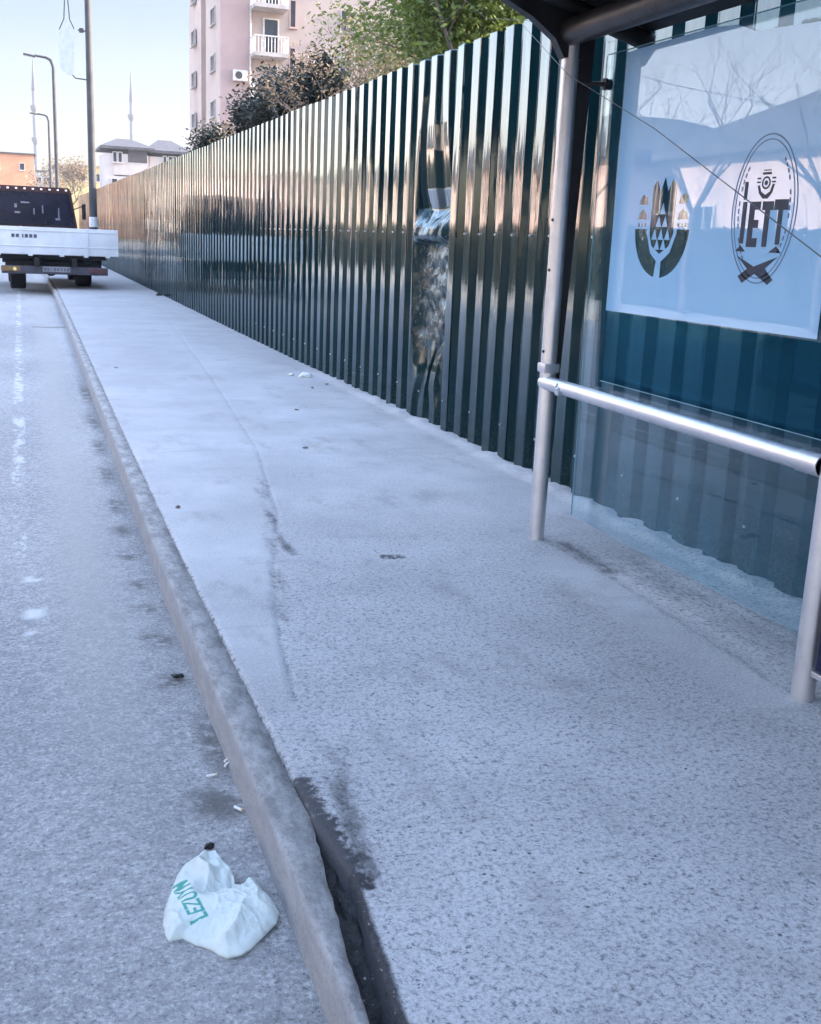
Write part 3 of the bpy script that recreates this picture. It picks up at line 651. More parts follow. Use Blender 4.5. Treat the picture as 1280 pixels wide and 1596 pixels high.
# pale house beyond
hs = empty('pale_house', (10.3, 140, -.2)); tag(hs, 'low white house with grey hipped roof and shaded balcony beyond the fence', 'house')
b = MB(); b.box((2.6, 3, 5.0), (5.0, 8, 10.0)).box((7.6, 4.2, 5.0), (5.0, 8, 9.99)).box((9.9-2.2, .15, 5.0), (4.5, .1, 9.95)); b.build('wall', M_WHITE, hs)
def hip(cx0, cx1, cy0, cy1, z0, z1, ov=.55):
    x0, x1, y0, y1 = cx0-ov, cx1+ov, cy0-ov, cy1+ov; mx_ = (x0+x1)/2; k_ = (x1-x0)/2
    my_ = (y0+y1)/2; k_ = min(k_*.72, (y1-y0)/2)
    vs = [(x0, y0, z0), (x1, y0, z0), (x1, y1, z0), (x0, y1, z0), (x0+k_, my_, z1), (x1-k_, my_, z1), (x0, y0, z0-.3), (x1, y0, z0-.3), (x1, y1, z0-.3), (x0, y1, z0-.3)]
    return vs, [(0, 1, 5, 4), (1, 2, 5), (2, 3, 4, 5), (3, 0, 4), (6, 7, 1, 0), (7, 8, 2, 1), (8, 9, 3, 2), (9, 6, 0, 3), (9, 8, 7, 6)]
b = MB(); b.add(*hip(0.2, 5.3, -.9, 7, 10.8, 11.95)); b.add(*hip(5.5, 9.9, .2, 8.2, 10.7, 12.2)); b.build('roof', M_SLATE, hs)
b = MB(); b.box((2.6, -.95, 8.1), (3.0, .16, 1.0)).box((3.6, -.5, 7.6), (4.9, 1.0, .25)); bb = b.build('balcony', M_WHITE, hs)
b = MB(); b.box((3.9, -1.02+.0, 9.85), (2.2, .05, 1.5)); b.build('balcony_shade', M_SHADE, hs)  # flat dark panel painted in for the shade inside the balcony
for (x_, z_, w_) in ((1.3, 9.6, .5), (1.9, 9.6, .5), (1.2, 6.6, .7)): window(hs, (x_, -1.07, z_), w_, 1.2, '-y')
for (x_, z_, w_) in ((7.2, 9.5, .45), (8.1, 9.5, .95), (9.0, 9.5, .45), (8.1, 6.5, .9)): window(hs, (x_, .04, z_), w_, 1.25, '-y')
# warm buildings closing the street
def block(name, label, loc, dims, wall, floors, cols, roof=M_SLATE, cat='building', face='-y', group=None, side=None, ww=1.1, wh=1.3, rz=0, hipr=False):
    e_ = empty(name, loc, rz); tag(e_, label, cat, group); w_, d_, h_ = dims
    b = MB(); b.box((w_/2, d_/2, h_/2), dims); b.box((w_/2, d_/2, h_*.5-.2+0), (w_+.12, d_+.12, .18)); b.build('wall', wall, e_)
    if hipr: b = MB(); b.add(*hip(0, w_, 0, d_, h_+.3, h_+hipr)); b.build('roof', roof, e_)
    else: b = MB(); b.box((w_/2, d_/2, h_+.1), (w_+.5, d_+.5, .2)); b.build('roof', roof, e_)
    for fl in range(floors):
        z_ = (fl+.55)*h_/floors
        for c_ in range(cols):
            window(e_, ((c_+.5)*w_/cols, -.02, z_), ww, wh, '-y')
        if side:
            for c_ in range(side): window(e_, (w_+.02, (c_+.5)*d_/side, z_), ww, wh, '+x')
    return e_
M_ORANGE = plain('orange_render', (.62, .30, .17), .9, var=.06, scale=.3); M_YEL = plain('yellow_render', (.62, .50, .24), .9, var=.05, scale=.3)
block('orange_building', 'sunlit orange building closing the street beyond the truck cab', (-13, 172, -.2), (16.2, 12, 11.0), M_ORANGE, 3, 5, side=3, ww=.7, wh=1.0)
block('yellow_building', 'pale yellow building with arched roof behind the bare tree', (7.8, 200, -.2), (7.0, 14, 11.2), M_YEL, 3, 3, roof=plain('tan_roof', (.35, .3, .22), .8), side=3)
block('grey_building', 'narrow grey building between orange and yellow ones', (4.2, 230, -.2), (3.0, 12, 11.3), plain('grey_render', (.36, .38, .40), .9), 3, 2, side=3)
# minarets
M_STONE = plain('pale_stone', (.22, .21, .215), .9, var=.05, scale=.3)
def minaret(x, y, h_, label, bal):
    e_ = empty('minaret', (x, y, -.2)); tag(e_, label, 'minaret', 'slender minarets on the skyline')
    b = MB(); b.lathe([(1.5, 0), (1.4, 14), (.85, 16.5), (.72, h_*.80), (.68, h_*.80+.1)], n=16); b.build('shaft', M_STONE, e_, True)
    b = MB(); b.lathe([(.80, h_*.80), (.80, h_*.815), (.55, h_*.87), (.22, h_*.95), (.05, h_)], n=16); b.build('spire', plain('lead_spire', (.15, .155, .17), .7), e_, True)
    for z_ in bal: b = MB(); b.lathe([(.74, z_-1.4), (1.32, z_-.2), (1.36, z_+.9), (1.2, z_+.9), (1.15, z_)], n=18); b.build('gallery', M_STONE, e_, True)
minaret(8.3, 400, 54.2, 'left minaret with two galleries above the truck', (28.0, 38.0))
minaret(39.2, 400, 52.8, 'right minaret with one gallery, above the white house roof', (37.5,))
# opposite side of the street, seen mirrored in the fence and the shelter pane
M_CREAM = plain('cream_render', (.62, .51, .45), .9, var=.06, scale=.3); M_ROSE = plain('rose_render', (.62, .44, .40), .9, var=.06, scale=.3); M_TILE = plain('clay_tiles', (.28, .13, .09), .85, var=.2, scale=4)
def opp(y0, ln, h_, wall, label, floors, hipr=None, x=-13.5, dp=10):
    e_ = block('terraced_house', label, (x-dp, y0, -.2), (dp, ln, h_), wall, floors, 2, roof=M_SLATE if hipr else M_CONC, cat='house', side=max(2, int(ln/3.2)), hipr=hipr)
    return e_
opp(13, 17, 4.3, M_CREAM, 'low cream house with grey roof, mirrored in the lower shelter glass', 1, 3.0)
opp(34, 13, 4.6, M_ROSE, 'rose house across the street, second mirrored one', 2, 2.2)
opp(49, 15, 4.4, M_CREAM, 'cream house across the street beyond the rose one', 2, 2.0)
opp(68, 18, 5.6, M_CREAM, 'long cream block across the street', 3, None)
opp(90, 24, 6.2, M_ROSE, 'rose rendered block far along the opposite side', 3, None)
opp(118, 26, 7, M_CREAM, 'farthest cream block on the opposite side', 3, None)
block('apartment_block', 'tall sunlit apartment block behind the cream house, mirrored high in the glass', (-42, 11, -.2), (12, 17, 17), M_CREAM, 5, 3, cat='apartment block', side=5)
# ================================================================ STREET LAMPS
M_POLE = plain('grey_galvanised_pole', (.055, .058, .065), .7, .0, var=.12, scale=3)
def lamp(x, y, h_, label, arm=1.0, r0=.085, r1=.045):
    e_ = empty('street_lamp', (x, y, 0)); tag(e_, label, 'street lamp', 'street lamps along the pavement')
    b = MB(); b.tube([(0, 0, -.02), (0, 0, h_*.5), (0, 0, h_-.4), (-.12, 0, h_-.05), (-.35, 0, h_+.06), (-arm, 0, h_+.12)], [r0, (r0+r1)/2, r1, r1, r1*.8, r1*.7], 12); b.build('pole', M_POLE, e_, True)
    b = MB(); b.box((-arm-.25, 0, h_+.10), (.62, .24, .10), rot=Matrix.Rotation(R(8), 3, 'Y'), bev=.03); hd = b.build('lamp_head', M_POLE, e_)
    b = MB(); b.box((-arm-.28, 0, h_+.045), (.42, .17, .02), rot=Matrix.Rotation(R(8), 3, 'Y')); b.build('diffuser', plain('lamp_diffuser', (.5, .5, .5), .3), hd)
    return e_
l1 = lamp(2.33, 36, 9.6, 'nearest street lamp, tall grey pole behind the truck bed', 1.2, .125, .085)
b = MB(); b.tube([(0, 0, 1.45), (0, 0, 1.75)], .128, 14); b.build('reflective_band', plain('white_band', (.75, .75, .75), .4), l1)
lamp(2.40, 66, 10.05, 'middle street lamp with its curved head left of the nearest pole', .95, .12, .085)
lamp(3.25, 104, 10.4, 'farthest and smallest street lamp beside the middle one', .95, .13, .09)
# pale banner hanging from the nearest lamp
bn = empty('hanging_banner', (2.33, 36, 0)); tag(bn, 'pale blue banner hanging from arms on the nearest lamp pole', 'banner')
b = MB(); pr = [(-.82, 5.95), (-.60, 5.78), (-.45, 5.78), (-.40, 6.9), (-.52, 7.15), (-.60, 7.4), (-.70, 7.1), (-.84, 6.9)]
b.prism(pr, 'y', -.02, .02)
b.build('cloth', plain('pale_blue_cloth', (.44, .50, .56), .8, var=.05), bn)
b = MB(); b.tube([(-.09, 0, 5.68), (-.40, 0, 5.70), (-.50, 0, 5.80)], .018, 6); b.build('bracket', M_POLE, bn); b = MB(); b.tube([(-.09, 0, 7.02), (-.30, 0, 7.03)], .02, 6); b.box((-.2, 0, 7.03), (.12, .08, .12)); b.build('bracket', M_POLE, bn); b = MB(); b.tube([(-.40, 0, 7.05), (-.52, 0, 7.3), (-.56, 0, 7.9), (-.62, 0, 8.4)], .016, 6); b.tube([(-.82, 0, 7.0), (-.68, 0, 7.3), (-.64, 0, 7.9), (-.62, 0, 8.4)], .016, 6); b.tube([(-.62, 0, 8.4), (-.09, 0, 8.4)], .018, 6)
b.build('hanger', M_POLE, bn)

# ================================================================ TRUCK
tr_ = empty('flatbed_truck', (.91, 27.8, 0)); tr_.rotation_euler = (0, 0, R(2.2)); tag(tr_, 'white flatbed truck parked with its right wheels on the pavement', 'truck')
M_TW = plain('white_truck_paint', (.62, .64, .67), .35, var=.06, scale=2, bump=.05)
M_TB = plain('black_chassis', (.012, .012, .014), .6, var=.3); M_CAB = plain('dark_cab_glass', (.006, .008, .022), .12, var=.2, scale=2); M_RED = plain('dark_cab_paint', (.030, .010, .014), .35)
M_TY = plain('tyre_rubber', (.012, .012, .013), .8); M_LENS = plain('tail_lens', (.11, .05, .055), .3); 
HW = 1.45
b = MB(); b.box((0, .02, 1.10), (2*HW, .045, .62), bev=.008)
for zz in (1.335, .98): b.box((0, -.006, zz), (2*HW-.1, .014, .03), bev=.004)
tg = b.build('tailgate', M_TW, tr_)
for xx in (.74, -.74): b = MB(); b.box((xx, -.012, 1.12), (.035, .02, .60)); b.build('gate_post', M_TW, tg)
for xx in (-1.25, -.55, .15, .70, 1.2): b = MB(); b.box((xx, -.005, .775), (.10, .05, .045)); b.build('hinge', M_TW, tg)
b = MB()
for i, ch in enumerate('111111'):
    x_ = -.92+i*.098; b.box((x_, -.0095, 1.205), (.066, .004, .075))
b2 = b.build('badge', plain('badge_grey', (.07, .07, .09), .5), tg)
for s_ in (-1, 1):
    b = MB(); b.box((s_*(HW-.02), 2.05, 1.10), (.04, 4.0, .60), bev=.006); b.build('side_board', M_TW, tr_)
b = MB(); b.box((0, 2.05, .80), (2*HW-.06, 4.0, .05)); b.box((0, 4.08, 1.08), (2*HW-.2, .05, .56)); b.build('bed', plain('bed_grey', (.3, .3, .31), .6), tr_)
b = MB(); b.box((.42, 2.6, .62), (.1, 5.6, .2)).box((-.42, 2.6, .62), (.1, 5.6, .2)); 
for yy_ in (.25, 1.3, 2.4, 3.5): b.box((0, yy_, .73), (2.4, .08, .08))
b.box((0, .5, .52), (2.2, .10, .20)).tube([(-1.0, 1.55, .40), (1.0, 1.55, .40)], .06, 10); b.lathe([(.05, -.16), (.17, -.08), (.17, .08), (.05, .16)], (0, 1.55, .40), 14); b.box((0,.9,.66),(2.3,.04,.2)); b.build('chassis', M_TB, tr_)
b = MB(); b.box((0, .06, .43), (2.40, .08, .18), bev=.015); bmp = b.build('bumper', plain('bumper_steel', (.075, .07, .09), .5, .2), tr_)
for x_, mt in ((-1.0, plain('amber_lens', (.20, .12, .05), .3)), (.98, M_LENS)):
    b = MB(); b.box((x_, .01, .45), (.42, .03, .115), bev=.01); tlm = b.build('tail_light', mt, bmp)
    if x_ < 0: b = MB(); b.tube([(x_+.09, -.004, .45), (x_+.09, -.012, .45)], .04, 12); b.build('indicator', plain('lit_amber', (.85, .65, .25), .3), tlm)
b = MB(); b.box((.02, .008, .455), (.62, .02, .125), bev=.004); pl = b.build('number_plate', plain('plate_white', (.24, .235, .26), .5), bmp)
b = MB()
for i in range(8):
    if i not in (2,): b.box((-.24+i*.074, -.003, .455), (.04, .004, .07))
b.build('plate_marks', plain('plate_grey', (.11, .10, .13), .5), pl)
def wheel(x, y, r_, wd, z0):
    w_ = MB(); pts = []
    prf = [(r_*.58, -wd/2), (r_*.93, -wd/2), (r_, -wd/2+.03), (r_, wd/2-.03), (r_*.93, wd/2), (r_*.58, wd/2)]
    n_ = 28; vs = []
    for (rad, t) in prf:
        for k_ in range(n_): an = 2*math.pi*k_/n_; vs.append((x+t, y+rad*math.cos(an), z0+rad*math.sin(an)))
    fs = [(i*n_+k_, i*n_+(k_+1) % n_, ((i+1) % 6)*n_+(k_+1) % n_, ((i+1) % 6)*n_+k_) for i in range(6) for k_ in range(n_)]
    w_.add(vs, fs); wo = w_.build('wheel', M_TY, tr_, True)
    w_ = MB(); w_.tube([(x-wd*.3, y, z0), (x+wd*.3, y, z0)], r_*.58, 20); w_.build('rim', M_POLE, wo, True)
for y_ in (1.75, 4.9):
    wheel(.78, y_, .36, .36 if y_ < 3 else .22, .36); wheel(-.78, y_, .36, .36 if y_ < 3 else .22, .36-.10)
for s_ in (-1, 1):
    b = MB(); b.tube([(s_*.78-.21, 1.75+.45*math.cos(R(t)), .36+.45*math.sin(R(t))) for t in range(10, 171, 20)], .015, 5); b.tube([(s_*.78+.21, 1.75+.45*math.cos(R(t)), .36+.45*math.sin(R(t))) for t in range(10, 171, 20)], .015, 5); b.build('mudguard', M_TB, tr_)
# cab with dark rear glass and a row of little roof lamps
b = MB(); cz = [(-1.30, .55), (.92, .55), (.90, 1.45), (.76, 2.36), (.70, 2.44), (-1.08, 2.44), (-1.14, 2.36), (-1.28, 1.45)]
b.prism(cz, 'y', 4.25, 5.9); cb = b.build('cab', M_RED, tr_)
b = MB(); b.prism([(-1.22, 1.46), (.84, 1.46), (.705, 2.30), (-1.085, 2.30)], 'y', 4.225, 4.247); cg = b.build('rear_window', M_CAB, cb)
b = MB()
rnd = random.Random(3)
M_MK = plain('marker_white', (.8, .8, .8), .4)
for i in range(9): b = MB(); b.box((-1.05+i*.21, 4.20, 2.375), (.055, .03, .04), bev=.01); b.build('marker_lamp', M_MK, cb)
b = MB(); b.box((1.15, 4.9, 1.85), (.10, .06, .42), bev=.02).tube([(.88, 4.9, 1.9), (1.12, 4.9, 2.0)], .015, 6); b.build('wing_mirror', M_TB, tr_)
M_STK = plain('sticker_pale', (.16, .17, .22), .5)
for (x_, z_, w_, h_) in ((-.42, 2.02, .22, .035), (-.20, 1.80, .03, .16), (.02, 1.86, .035, .2), (.43, 1.78, .03, .26), (.40, 1.62, .12, .05), (-.62, 1.76, .14, .05), (-.66, 1.93, .06, .10)): b = MB(); b.box((x_, 4.218, z_), (w_, .006, h_), bev=.002); b.build('window_sticker', M_STK, cb)
# ================================================================ VEGETATION
def leafmat(name, c1, c2, tr_w=.35):
    q = N(name); oi = q.n('ShaderNodeNewGeometry'); c = q.mix(q.ss(q.noise(1.7, 4, .7), .35, .65), c1, c2)
    c = q.mix(oi.outputs['Random Per Island'], c, tuple(min(1, x*1.45) for x in c2))
    b_ = q.bsdf(c, .55); t_ = q.n('ShaderNodeBsdfTranslucent'); q.put(t_.inputs[0], c); mx = q.n('ShaderNodeMixShader'); mx.inputs[0].default_value = tr_w; q.l(b_, mx.inputs[1]); q.l(t_.outputs[0], mx.inputs[2])
    return q.done(mx.outputs[0])
M_LG = leafmat('spring_green_leaves', (.055, .090, .014), (.11, .15, .035), .4); M_LO = leafmat('olive_leaves', (.06, .075, .028), (.11, .12, .05), .35)
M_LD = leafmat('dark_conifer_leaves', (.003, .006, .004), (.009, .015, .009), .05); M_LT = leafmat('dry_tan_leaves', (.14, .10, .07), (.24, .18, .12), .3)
M_BARK = plain('grey_brown_bark', (.10, .08, .065), .9, var=.3, scale=9, bump=.6); M_BARKL = plain('pale_bark', (.22, .19, .17), .9, var=.25, scale=9, bump=.5)

def branches(b, p, d, ln, r_, depth, rnd, tips, spread=.55, grav=.0, seg=3, taper=.62, kids=(2, 4)):
    pts = [p.copy()]; rs = [r_]; cur = p.copy(); dd = d.copy()
    for i in range(seg):
        dd = (dd+Vector((rnd.uniform(-1, 1), rnd.uniform(-1, 1), rnd.uniform(-.6, .9)))*.16+Vector((0, 0, grav))).normalized()
        cur = cur+dd*ln/seg; pts.append(cur.copy()); rs.append(r_*(1-(1-taper)*(i+1)/seg))
        if depth <= 1: tips.append((cur.copy(), dd.copy()))
    b.tube(pts, rs, 6 if r_ > .02 else 3, cap=False)
    if depth <= 0: return
    for k_ in range(rnd.randint(*kids)):
        t = rnd.uniform(.35, 1.0) if k_ else 1.0
        i = min(seg, max(1, int(round(t*seg)))); base = pts[i]
        ax = Vector((rnd.uniform(-1, 1), rnd.uniform(-1, 1), rnd.uniform(-.3, .8))).normalized()
        nd = (dd*(1-spread)+ax*spread+Vector((0, 0, .12))).normalized()
        branches(b, base, nd, ln*rnd.uniform(.58, .8), rs[i]*.7, depth-1, rnd, tips, spread, grav, seg, taper, kids)
def leaves(tips, per, size, rad, rnd, flat=.0):
    vs = []; fs = []
    for (p, d) in tips:
        for _ in range(per):
            c = p+Vector((rnd.gauss(0, 1), rnd.gauss(0, 1), rnd.gauss(0, 1)))*rad
            s = size*rnd.uniform(.6, 1.35); u = Vector((rnd.uniform(-1, 1), rnd.uniform(-1, 1), rnd.uniform(-.6, .6))).normalized(); w_ = u.cross(Vector((rnd.uniform(-1, 1), rnd.uniform(-1, 1), rnd.uniform(-1, 1)))).normalized()
            o_ = len(vs); vs += [c-u*s, c+w_*s*.42, c+u*s, c-w_*s*.42]; fs.append((o_, o_+1, o_+2, o_+3))
    return vs, fs
def tree(name, label, loc, h_trunk, ln, r_, depth, leafm, per, size, rad, seed, bark=M_BARK, spread=.55, cat='tree', group=None, lean=(0, 0), kids=(2, 4), grav=0.0, xmin=None):
    rnd = random.Random(seed); e_ = empty(name, loc); tag(e_, label, cat, group)
    b = MB(); tips = []
    top = Vector((lean[0], lean[1], h_trunk)); b.tube([(0, 0, -.2), top*.5+Vector((.04, .02, 0)), top], [r_*1.25, r_, r_*.85], 9, cap=False)
    for k_ in range(4):
        an = k_*1.6+rnd.uniform(-.4, .4); d = Vector((math.cos(an)*.6, math.sin(an)*.6, .75)).normalized()
        branches(b, top, d, ln, r_*.6, depth, rnd, tips, spread, grav, kids=kids)
    if xmin is not None:
        lx_ = xmin-loc[0]; tips = [(p, d) for p, d in tips if p.x > lx_]; b.v = [(max(v[0], lx_-.05), v[1], v[2]) for v in b.v]
    b.build('trunk', bark, e_, True, fix=False)
    if leafm:
        vs, fs = leaves(tips, per, size, rad, rnd); b = MB(); b.add(vs, fs); b.build('crown', leafm, e_, fix=False)
    return e_
G1 = 'trees and shrubs behind the fence'
tree('leafy_tree', 'bright green leafy tree over the fence beside the shelter roof', (5.3, 12.2, -.2), 2.4, 1.35, .10, 4, M_LG, 20, .040, .19, 11, group=G1, xmin=3.75)
tree('leafy_tree', 'olive green leafy tree left of the bright one', (6.5, 15.4, -.2), 2.6, 1.4, .11, 4, M_LO, 16, .042, .21, 12, group=G1, xmin=3.75)
tree('leafy_tree', 'sparse olive sapling with gaps in front of the pink tower', (6.2, 19.5, -.2), 2.7, 1.25, .07, 4, M_LO, 3, .045, .20, 23, bark=M_BARKL, group=G1, xmin=3.75)
tree('dry_shrub', 'tall dry shrub with brown seed heads beside the dark conifer', (5.5, 19.0, -.2), 2.4, 1.2, .05, 3, M_LT, 7, .035, .06, 14, bark=M_BARKL, cat='shrub', group=G1, xmin=3.75)
tree('dry_shrub', 'dry tan twiggy shrub on the tower side of the conifer', (4.9, 23.2, -.2), 2.0, .9, .04, 3, M_LT, 6, .035, .08, 15, bark=M_BARKL, cat='shrub', group=G1, xmin=3.75)
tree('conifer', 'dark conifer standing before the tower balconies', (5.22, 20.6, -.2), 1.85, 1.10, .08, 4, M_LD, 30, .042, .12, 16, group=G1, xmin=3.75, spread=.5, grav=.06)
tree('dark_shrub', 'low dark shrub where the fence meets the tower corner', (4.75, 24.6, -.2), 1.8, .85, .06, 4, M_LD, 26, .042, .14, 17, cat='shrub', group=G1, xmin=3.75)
tree('leafy_tree', 'green tree hidden mostly by the shelter roof', (5.6, 8.6, -.2), 2.4, 1.2, .10, 4, M_LG, 14, .05, .2, 31, group=G1, xmin=3.75)
tree('leafy_tree', 'leafy tree behind the fence past the shelter', (6.4, 3.4, -.2), 2.6, 1.5, .12, 4, M_LO, 11, .06, .22, 32, group=G1, xmin=3.75)
tree('bare_tree', 'bare brown tree in front of the yellow building', (6.4, 150, -.2), 3.2, 2.9, .16, 4, M_LT, 2, .16, .3, 18, cat='tree')
tree('bare_tree', 'small bare tree beside the far lamps', (3.5, 120, -.2), 2.4, 1.9, .12, 3, M_LT, 2, .14, .3, 19, cat='tree')
G2 = 'bare trees across the street'
for i, (x_, y_, l_) in enumerate(((-9.0, 17.5, 'nearest bare tree of the far pavement, mirrored at the right of the glass'), (-9.3, 22.5, 'second bare tree of the far pavement'), (-9.1, 27.5, 'third bare tree of the far pavement, mirrored beside the post'), (-9.4, 37, 'fourth bare tree of the far pavement'), (-9.2, 52, 'fifth bare tree of the far pavement'))):
    tree('bare_tree', l_, (x_, y_, 0), 2.3, 1.75, .085, 6, None, 0, 0, 0, 40+i, bark=M_BARK, spread=.60, group=G2, kids=(2, 3))
G3 = 'unseen evergreens added across the street behind the camera'  # unseen trees added so the fence ribs mirror something dark
for i, (x_, y_) in enumerate(((-7.5, 3.5), (-8.0, -1), (-8.2, -6), (-6.5, -11), (-3, -13), (-8.5, 7.5))):
    tree('added_evergreen', ['added evergreen across the street level with the bag', 'added evergreen just behind the camera line', 'third added evergreen behind the camera', 'fourth added evergreen behind the camera', 'added evergreen farthest behind on the road axis', 'added evergreen nearest the cream house'][i], (x_, y_, -.1), 1.2, 1.9, .16, 4, M_LD, 10, .20, .34, 60+i, group=G3, grav=.05)
rnd = random.Random(77); hd_ = empty('added_hedge', (-10.6, 11, 0)); tag(hd_, 'long dark hedge added along the far pavement to darken the mirrored foot of the houses', 'hedge')  # unseen hedge added to darken the low reflections in pane and fence
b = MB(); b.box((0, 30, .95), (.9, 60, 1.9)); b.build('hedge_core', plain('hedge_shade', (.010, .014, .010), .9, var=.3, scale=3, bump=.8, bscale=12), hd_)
vs = []; fs = []
for _ in range(16000):
    y_ = rnd.uniform(0, 60); z_ = rnd.uniform(.05, 2.0); x_ = .47+rnd.uniform(-.05, .10)
    if rnd.random() < .3: z_ = 1.92+rnd.uniform(-.03, .12+.1*nz(y_*.8, 3)); x_ = rnd.uniform(-.45, .5)
    s_ = rnd.uniform(.05, .11); u = Vector((rnd.uniform(-1, 1), rnd.uniform(-1, 1), rnd.uniform(-1, 1))).normalized(); w_ = u.orthogonal().normalized(); c = Vector((x_, y_, z_)); o_ = len(vs); vs += [c-u*s_, c+w_*s_*.5, c+u*s_, c-w_*s_*.5]; fs.append((o_, o_+1, o_+2, o_+3))
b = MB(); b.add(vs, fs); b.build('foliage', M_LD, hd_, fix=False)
# ================================================================ LITTER
# crumpled carrier bag
OUT = [(.416, 2.671), (.443, 2.667), (.456, 2.614), (.469, 2.565), (.471, 2.526), (.468, 2.494), (.481, 2.485), (.504, 2.495), (.511, 2.503), (.523, 2.495), (.529, 2.456), (.541, 2.416), (.548, 2.378), (.549, 2.348), (.541, 2.316), (.52, 2.293), (.491, 2.264), (.457, 2.229), (.432, 2.213), (.399, 2.21), (.38, 2.224), (.368, 2.247), (.354, 2.262), (.335, 2.277), (.319, 2.295), (.308, 2.312), (.275, 2.308), (.27, 2.332), (.271, 2.378), (.282, 2.433), (.297, 2.479), (.311, 2.527), (.333, 2.58), (.36, 2.623), (.384, 2.645), (.402, 2.658)]
bc = Vector((.415, 2.400)); BH = .055
def out_r(an):
    d = Vector((math.cos(an), math.sin(an))); best = .05
    for i in range(len(OUT)):
        p = Vector(OUT[i])-bc; s = Vector(OUT[(i+1) % len(OUT)])-Vector(OUT[i]); den = d.x*s.y-d.y*s.x
        if abs(den) < 1e-9: continue
        t = (p.x*s.y-p.y*s.x)/den; u = (p.x*d.y-p.y*d.x)/den
        if t > 0 and -1e-6 <= u <= 1+1e-6: best = max(best, t)
    return best
NA, NR = 300, 84
orr = [out_r(2*math.pi*k_/NA) for k_ in range(NA)]
def bag_h(x, y, t):
    base = BH*(1-t**2.6)**.75*(.72+.28*t)
    v = Vector((x*1.0, y*.8, 3.3))
    rid = 0.0; am = .014; fq = 10.0
    for o_ in range(4):
        n1 = 1-abs(noise.noise(v*fq+Vector((o_*7, 0, 0))))*2.2; rid += am*n1*n1; am *= .46; fq *= 2.1
    rid *= 1-.75*sstep(.075-segd(x, y, .365, 2.31, .33, 2.52), 0, .045)
    # long drawn folds towards the knot at the far end
    an = math.atan2(y-2.68, x-.425); fold = .010*math.sin(an*13+3*nz(x*14, y*14))*sstep(.26-math.hypot(x-.425, y-2.68), 0, .2)
    edge = sstep(1.0-t, 0, .22)
    notch = .03*sstep(.055-segd(x, y, .47, 2.49, .40, 2.47), 0, .055)
    return .012+base+(rid+fold-.012)*edge-notch*edge
vs = []; fs = []; top_n = 0
vs.append((bc.x, bc.y, ROADZ+bag_h(bc.x, bc.y, 0)))
for i in range(1, NR+1):
    t = (i/NR)**.8
    for k_ in range(NA):
        an = 2*math.pi*k_/NA; r_ = orr[k_]*t*(1+.03*nz(math.cos(an)*9, math.sin(an)*9, t*3)); x = bc.x+r_*math.cos(an); y = bc.y+r_*math.sin(an); vs.append((x, y, ROADZ+bag_h(x, y, t)))
for (t, z) in ((.975, .004), (.9, .002), (.6, .0015)):
    for k_ in range(NA): an = 2*math.pi*k_/NA; r_ = orr[k_]*t; vs.append((bc.x+r_*math.cos(an), bc.y+r_*math.sin(an), ROADZ+z))
tot = NR+3
for k_ in range(NA): fs.append((0, 1+k_, 1+(k_+1) % NA))
for i in range(tot-1):
    for k_ in range(NA): a_ = 1+i*NA+k_; b_ = 1+i*NA+(k_+1) % NA; fs.append((a_, a_+NA, b_+NA, b_))
fs.append(tuple(1+(tot-1)*NA+k_ for k_ in range(NA)))
me = bpy.data.meshes.new('carrier_bag'); me.from_pydata(vs, [], fs)
# printed green word: text laid flat and ray-tested per vertex
tm = text_mesh('LEZUYM', .052, .0012); tdir = Vector((.335-.365, 2.535-2.300)).normalized(); ang = math.atan2(tdir.y, tdir.x); cen = Vector((.343, 2.425))
ca, sa = math.cos(ang), math.sin(ang); tv = [Vector((cen.x+(v.co.x*ca*1.0-v.co.y*sa*1.15), cen.y+(v.co.x*sa*1.0+v.co.y*ca*1.15), 0)) for v in tm.vertices]
bvh = BVHTree.FromPolygons(tv, [tuple(p.vertices) for p in tm.polygons]); ink = []
for v in me.vertices:
    hit = bvh.ray_cast(Vector((v.co.x, v.co.y, 1)), Vector((0, 0, -1)))[0] if v.index < 1+NR*NA else None
    ink.append(1.0 if hit else 0.0)
A = me.attributes.new('ink', 'FLOAT', 'POINT'); A.data.foreach_set('value', ink)
q = N('white_plastic_bag')
c = q.mix(q.ss(q.noise(14, 5, .7), .35, .7), (.70, .76, .74), (.80, .84, .82))
c = q.mix(q.math('MULTIPLY', q.ss(q.noise(33, 6, .8), .60, .70), .35), c, (.35, .33, .28))
c = q.mix(q.math('MULTIPLY', q.attr('ink'), .95), c, (.02, .36, .30))
b_ = q.bsdf(c, .38, normal=q.bump(q.noise(90, 4, .6), .35, .003)); t_ = q.n('ShaderNodeBsdfTranslucent'); q.put(t_.inputs[0], c); mx = q.n('ShaderNodeMixShader'); mx.inputs[0].default_value = .35; q.l(b_, mx.inputs[1]); q.l(t_.outputs[0], mx.inputs[2])
me.materials.append(q.done(mx.outputs[0])); me.polygons.foreach_set('use_smooth', [True]*len(me.polygons)); me.update()
bag = bpy.data.objects.new('carrier_bag', me); COL.objects.link(bag); tag(bag, 'crumpled white plastic carrier bag with green print lying by the kerb', 'plastic bag')

